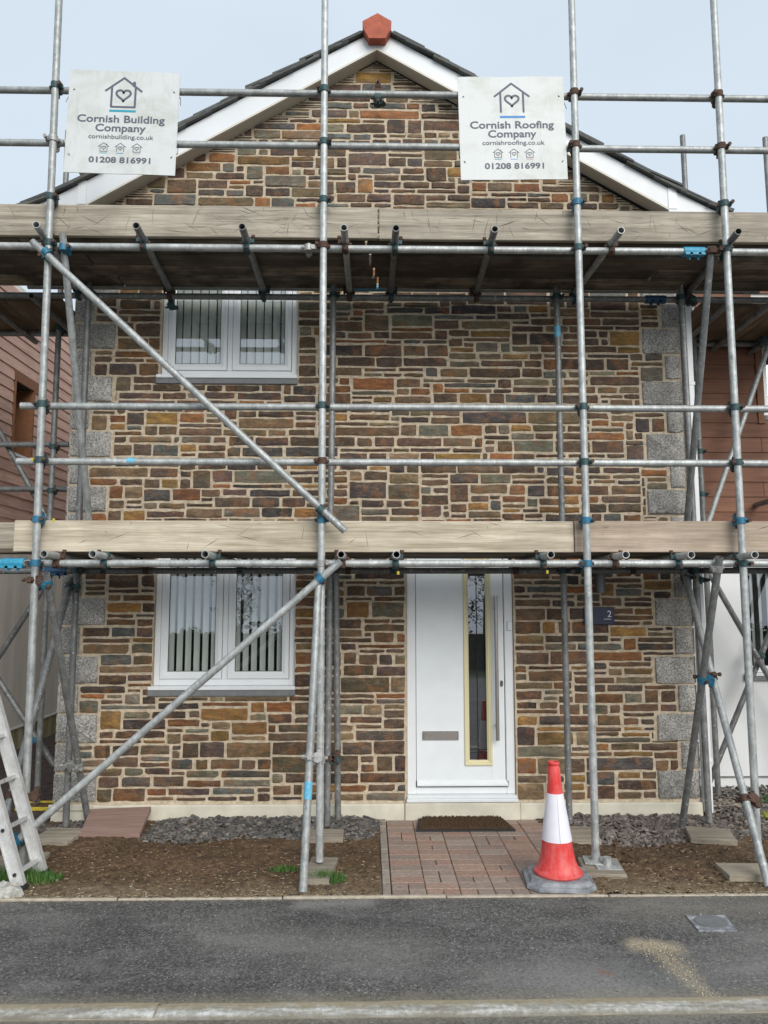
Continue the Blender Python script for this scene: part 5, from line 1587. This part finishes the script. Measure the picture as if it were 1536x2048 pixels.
def lump(mb, c, r, rr, col, sq=(1, 1, .6), n=6, m=4):
    vs = []; fs = []
    a0 = rr.uniform(0, 6.28)
    for j in range(m + 1):
        th = math.pi * j / m
        for i in range(n):
            ph = 2 * math.pi * i / n + a0
            k = r * rr.uniform(.72, 1.2)
            vs.append(Vector((k * math.sin(th) * math.cos(ph) * sq[0], k * math.sin(th) * math.sin(ph) * sq[1], k * math.cos(th) * sq[2])) + Vector(c))
    for j in range(m):
        for i in range(n): fs.append((j * n + i, j * n + (i + 1) % n, (j + 1) * n + (i + 1) % n, (j + 1) * n + i))
    mb.add(vs, fs, 0, col)
rr = random.Random(3)
c = on_ground(14, 1784, .02); mb = MB(); lump(mb, c, .085, rr, (.42, .41, .37), (1.1, .9, .62), 8, 5)
tag(mb.build('concrete_lump', M['tone'], None, tone=True), 'broken grey concrete lump beside the ladder foot', 'rubble')

# loose slate chippings along the wall
def shard(mb, c, s, rr, col):
    a = rr.uniform(0, 6.28); tx, ty = rr.uniform(-.75, .6), rr.uniform(-.5, .5)
    n = rr.choice((3, 4, 5)); L = [s * rr.uniform(.7, 1.25) for _ in range(n)]; t = s * rr.uniform(.10, .26)
    R = Matrix.Rotation(a, 3, 'Z') @ Matrix.Rotation(tx, 3, 'X') @ Matrix.Rotation(ty, 3, 'Y')
    base = [Vector((L[i] * math.cos(6.283 * i / n), L[i] * .62 * math.sin(6.283 * i / n), 0)) for i in range(n)]
    vs = [R @ (p + Vector((0, 0, -t))) + c for p in base] + [R @ (p * .85 + Vector((0, 0, t))) + c for p in base]
    fs = [tuple(range(n - 1, -1, -1)), tuple(range(n, 2 * n))] + [(i, (i + 1) % n, n + (i + 1) % n, n + i) for i in range(n)]
    mb.add(vs, fs, 0, col)
SL = [(.092, .088, .083), (.122, .115, .107), (.066, .063, .060), (.165, .152, .138), (.125, .105, .09)]
SLR = [(.155, .130, .115), (.115, .098, .088), (.20, .168, .148), (.135, .112, .098)]
def chippings(x0, x1, y0, y1, n, cols, seed, hmax=.05):
    rr = random.Random(seed); mb = MB()
    for _ in range(n):
        x = rr.uniform(x0, x1); v = rr.random() ** .8; y = y0 + (y1 - y0) * v + .04 * math.sin(x * 6) * (1 - v)
        e = min(1, (x - x0) / .2, (x1 - x) / .12)
        z = .006 + hmax * v * max(.2, e) * rr.uniform(.3, 1)
        c = rr.choice(cols); k = rr.uniform(.7, 1.35)
        shard(mb, Vector((x, y, z)), rr.choice((rr.uniform(.010, .02), rr.uniform(.018, .034), rr.uniform(.02, .042))), rr, tuple(q * k for q in c))
    return mb
tag(chippings(-1.60, .075, 5.62, 6.10, 2100, SL, 1, .036).build('slate_chippings', M['tone'], None, tone=True, kind='stuff'), 'loose dark slate chippings along the left of the plinth')
tag(chippings(1.36, 2.62, 5.48, 6.10, 1700, SLR, 2, .034).build('slate_chippings', M['tone'], None, tone=True, kind='stuff'), 'loose brownish slate chippings along the right of the plinth')
tag(chippings(2.60, 4.2, 5.60, 6.90, 2600, SLR + SL, 4, .05).build('slate_chippings', M['tone'], None, tone=True, kind='stuff'), 'loose slate chippings before the clad house')
tag(chippings(-2.45, -2.05, 5.75, 6.1, 160, SL, 6, .01).build('slate_chippings', M['tone'], None, tone=True, kind='stuff'), 'thin scatter of slate chippings at the left house corner')

# pale chips, straw and crumbs on the soil; crumbs on the pavement
def crumbs(n, box, cols, seed, size=(.003, .009), bias=1.0, z=.014, lo=None):
    rr = random.Random(seed); mb = MB()
    for _ in range(n):
        x = rr.uniform(box[0], box[1]); y = box[2] + (box[3] - box[2]) * rr.random() ** bias
        if lo and lo[0] < x < lo[1]: continue
        k = rr.uniform(.6, 1.2)
        shard(mb, Vector((x, y, z)), rr.uniform(*size), rr, tuple(q * k for q in rr.choice(cols)))
    return mb
CH = [(.45, .38, .28), (.34, .27, .17), (.55, .51, .44), (.27, .20, .12)]
BR = [(.09, .053, .028), (.135, .081, .043), (.07, .042, .023), (.19, .125, .07), (.26, .195, .12)]
tag(crumbs(900, (-2.4, 4.2, 4.61, 5.6), CH, 21, (.002, .0065), 2.8, .013, (PX0 - .01, PX1 + .01)).build('wood_chips', M['tone'], None, tone=True, kind='stuff'), 'pale wood chips and grit scattered on the bare soil')
tag(crumbs(9000, (-2.4, 4.2, 4.585, 5.75), BR, 22, (.0025, .008), 1.1, .009, (PX0 - .02, PX1 + .02)).build('soil_crumbs', M['tone'], None, tone=True, kind='stuff'), 'dark crumbs of earth over the bare garden soil')
tag(crumbs(700, (-2.6, 3.2, 4.515, 4.60), BR + CH, 61, (.0015, .006), .6, .002).build('edge_grit', M['tone'], None, tone=True, kind='stuff'), 'earth and grit fallen over the edging onto the tarmac')
rr = random.Random(62); mb = MB()
for _ in range(170):
    x = rr.gauss(1.95, .3) if rr.random() < .5 else rr.uniform(-2.3, 3.0); y = rr.uniform(4.64, 5.5)
    if PX0 - .04 < x < PX1 + .04: continue
    q = rr.uniform(.7, 1.2); lump(mb, (x, y, .012), rr.uniform(.006, .02), rr, tuple(v * q for v in rr.choice(BR[:3])), (1, 1, .6), 6, 3)
tag(mb.build('earth_clods', M['tone'], None, tone=True, kind='stuff'), 'small dark earth clods on the bare soil')
rr = random.Random(44); mb = MB()
for _ in range(2200):
    x = rr.uniform(-2.4, 3.2); y = 4.585 + 1.0 * rr.random() ** 2.6
    if PX0 - .02 < x < PX1 + .02: continue
    a = rr.uniform(-.9, .9); L = rr.uniform(.008, .035); w = rr.uniform(.0006, .0016); dx, dy = math.cos(a) * L / 2, math.sin(a) * L / 2; z = rr.uniform(.012, .02)
    k = rr.uniform(.6, 1.2); c = rr.choice([(.34, .26, .15), (.26, .19, .11), (.44, .37, .25), (.18, .15, .06)])
    mb.add([(x - dx, y - dy, z), (x - dy / L * w * 2, y + dx / L * w * 2, z + .003), (x + dx, y + dy, z + rr.uniform(-.004, .006)), (x + dy / L * w * 2, y - dx / L * w * 2, z + .001)], [(0, 1, 2, 3)], 0, tuple(q * k for q in c))
tag(mb.build('dry_straw', M['tone'], None, tone=True, kind='stuff'), 'dry straw and root fibres lying on the bare soil')
tag(crumbs(1300, (-3, 3, 3.47, 4.57), [(.30, .29, .27), (.22, .21, .20), (.45, .44, .40), (.12, .11, .10)], 23, (.0015, .0045), 1.0, .002).build('grit', M['tone'], None, tone=True, kind='stuff'), 'fine pale grit scattered over the tarmac pavement')
rr = random.Random(12); mb = MB()
for _ in range(650):
    t = rr.random(); t = t ** 1.6; x = 1.40 + .06 * t + rr.gauss(0, .03 + .03 * (1 - t)); y = 3.97 - .5 * t + rr.gauss(0, .025)
    shard(mb, Vector((x, y, .0025)), rr.uniform(.002, .005), rr, rr.choice([(.43, .36, .25), (.36, .29, .19), (.50, .43, .31)]))
tag(mb.build('sand_spill', M['tone'], None, tone=True, kind='stuff'), 'yellow sand spilt on the pavement below the meter cover')

# grass tufts
def tuft(cx, cy, rx, ry, n, seed, label, h=(.03, .085)):
    rr = random.Random(seed); mb = MB()
    for _ in range(n):
        a = rr.uniform(0, 6.283); q = rr.random() ** .6
        x, y = cx + rx * q * math.cos(a), cy + ry * q * math.sin(a)
        hh = rr.uniform(*h) * (1.1 - .5 * q); w = rr.uniform(.0015, .003); b = rr.uniform(0, 6.283); l = rr.uniform(.005, .03)
        dx, dy = math.cos(b), math.sin(b)
        col = rr.choice([(.05, .14, .02), (.07, .19, .03), (.04, .11, .015), (.12, .20, .05)])
        mb.add([(x - dy * w, y + dx * w, .004), (x + dy * w, y - dx * w, .004), (x + dx * l * .4 + dy * w * .7, y + dy * l * .4 - dx * w * .7, hh * .6), (x + dx * l, y + dy * l, hh), (x + dx * l * .4 - dy * w * .7, y + dy * l * .4 + dx * w * .7, hh * .6)], [(0, 1, 2, 4), (4, 2, 3)], 0, col)
    tag(mb.build('grass_tuft', M['leaf'], None, tone=True, kind='stuff'), label)
c = on_ground(650, 1763); tuft(c.x, c.y, .13, .06, 620, 1, 'green grass tuft at the foot of the middle raking pole')
c = on_ground(572, 1742); tuft(c.x, c.y, .10, .04, 300, 2, 'thin green grass left of the middle raking pole', (.015, .05))
c = on_ground(60, 1762); tuft(c.x, c.y, .20, .10, 900, 3, 'green grass growing around the ladder feet')
c = on_ground(5, 1755); tuft(c.x, c.y, .2, .08, 500, 4, 'green grass at the left of the ladder')

# little fern and moss at the right edge
c = on_ground(1530, 1612); 
fern = thing('green_shrub', c, 'small dark green shrub at the right edge before the white wall', 'shrub')
rr = random.Random(8); mb = MB()
for _ in range(700):
    a, q = rr.uniform(0, 6.283), rr.random() ** .5; z = rr.uniform(.01, .13) * (1.1 - q)
    x, y = c.x + .05 + .16 * q * math.cos(a), c.y + .12 * q * math.sin(a); s = rr.uniform(.006, .014); b = rr.uniform(0, 6.28); t = rr.uniform(-.6, .6)
    mb.add([(x - s * math.cos(b), y - s * math.sin(b), z), (x, y - s * .4, z + s * t), (x + s * math.cos(b), y + s * math.sin(b), z + .004), (x, y + s * .4, z + s * .5)], [(0, 1, 2, 3)], 0, rr.choice([(.035, .10, .02), (.05, .14, .03), (.025, .07, .015)]))
mb.build('foliage', M['leaf'], fern, tone=True)
c2 = on_ground(1532, 1638); rr = random.Random(5); mb = MB()
for _ in range(14): lump(mb, (c2.x + .03 + rr.uniform(-.05, .05), c2.y + rr.uniform(-.05, .05), .02 + rr.uniform(0, .015)), rr.uniform(.015, .03), rr, (.22, .24, .03))
tag(mb.build('moss', M['leaf'], None, tone=True), 'yellow green moss cushion below the small shrub', 'plant')

# =================================================================== ACROSS THE ROAD (seen only in the window glass)
rr = random.Random(41); mb = MB()
for _ in range(5200):
    x = rr.uniform(-16, 16); top_ = .98 + .18 * math.sin(x * 1.7) + .1 * math.sin(x * 5.3 + 1); z = -.1 + (top_ + .1) * rr.random() ** .7; y = -7.2 - rr.random() * 1.2
    s = rr.uniform(.04, .10); a, b = rr.uniform(0, 6.28), rr.uniform(-1, 1)
    u = Vector((math.cos(a), math.sin(a), b * .5)) * s; v = Vector((-math.sin(a) * .5, math.cos(a) * .5, 1)) * s * .6
    p = Vector((x, y, z)); k = rr.uniform(.6, 1.3)
    mb.add([p - u, p - v, p + u, p + v], [(0, 1, 2, 3)], 0, tuple(q * k for q in (.03, .05, .018)))
mb.box(-16, 16, -8.3, -7.6, -.15, .75, 0, (.015, .022, .01))
tag(mb.build('hedge', M['leaf'], None, tone=True), 'dark clipped hedge across the road, mirrored in the windows', 'hedge')
for (tx, ty, hgt, seed, lab) in ((-3.35, -7.9, 2.7, 1, 'young leafy tree across the road, mirrored in the lower window'), (3.0, -7.9, 2.9, 2, 'young leafy tree across the road, mirrored in the door glass')):
    t = thing('young_tree', (tx, ty, -.15), lab, 'tree')
    rr = random.Random(seed); tb = MB(); cb = MB()
    tb.tube((tx, ty, -.15), (tx + .05, ty, hgt * .6), .03, 8)
    for _ in range(16):
        z = rr.uniform(.9, hgt * .8); a = rr.uniform(0, 6.28); e = Vector((tx + math.cos(a) * .55, ty + math.sin(a) * .5, z + .4)); tb.tube((tx + .04, ty, z), e, .008, 5)
        for _ in range(34):
            p = Vector((tx, ty, z)).lerp(e, rr.uniform(.3, 1.15)) + Vector((rr.gauss(0, .09), rr.gauss(0, .09), rr.gauss(0, .09)))
            s = rr.uniform(.03, .05); a2 = rr.uniform(0, 6.28); u = Vector((math.cos(a2), math.sin(a2), rr.uniform(-.5, .5))) * s; v = Vector((-math.sin(a2) * .4, .2, .8)) * s * .6
            cb.add([p - u, p - v, p + u, p + v], [(0, 1, 2, 3)], 0, rr.choice([(.04, .07, .02), (.03, .055, .018), (.06, .09, .03)]))
    tb.build('trunk', M['bark'], t); cb.build('crown', M['leaf'], t, tone=True)
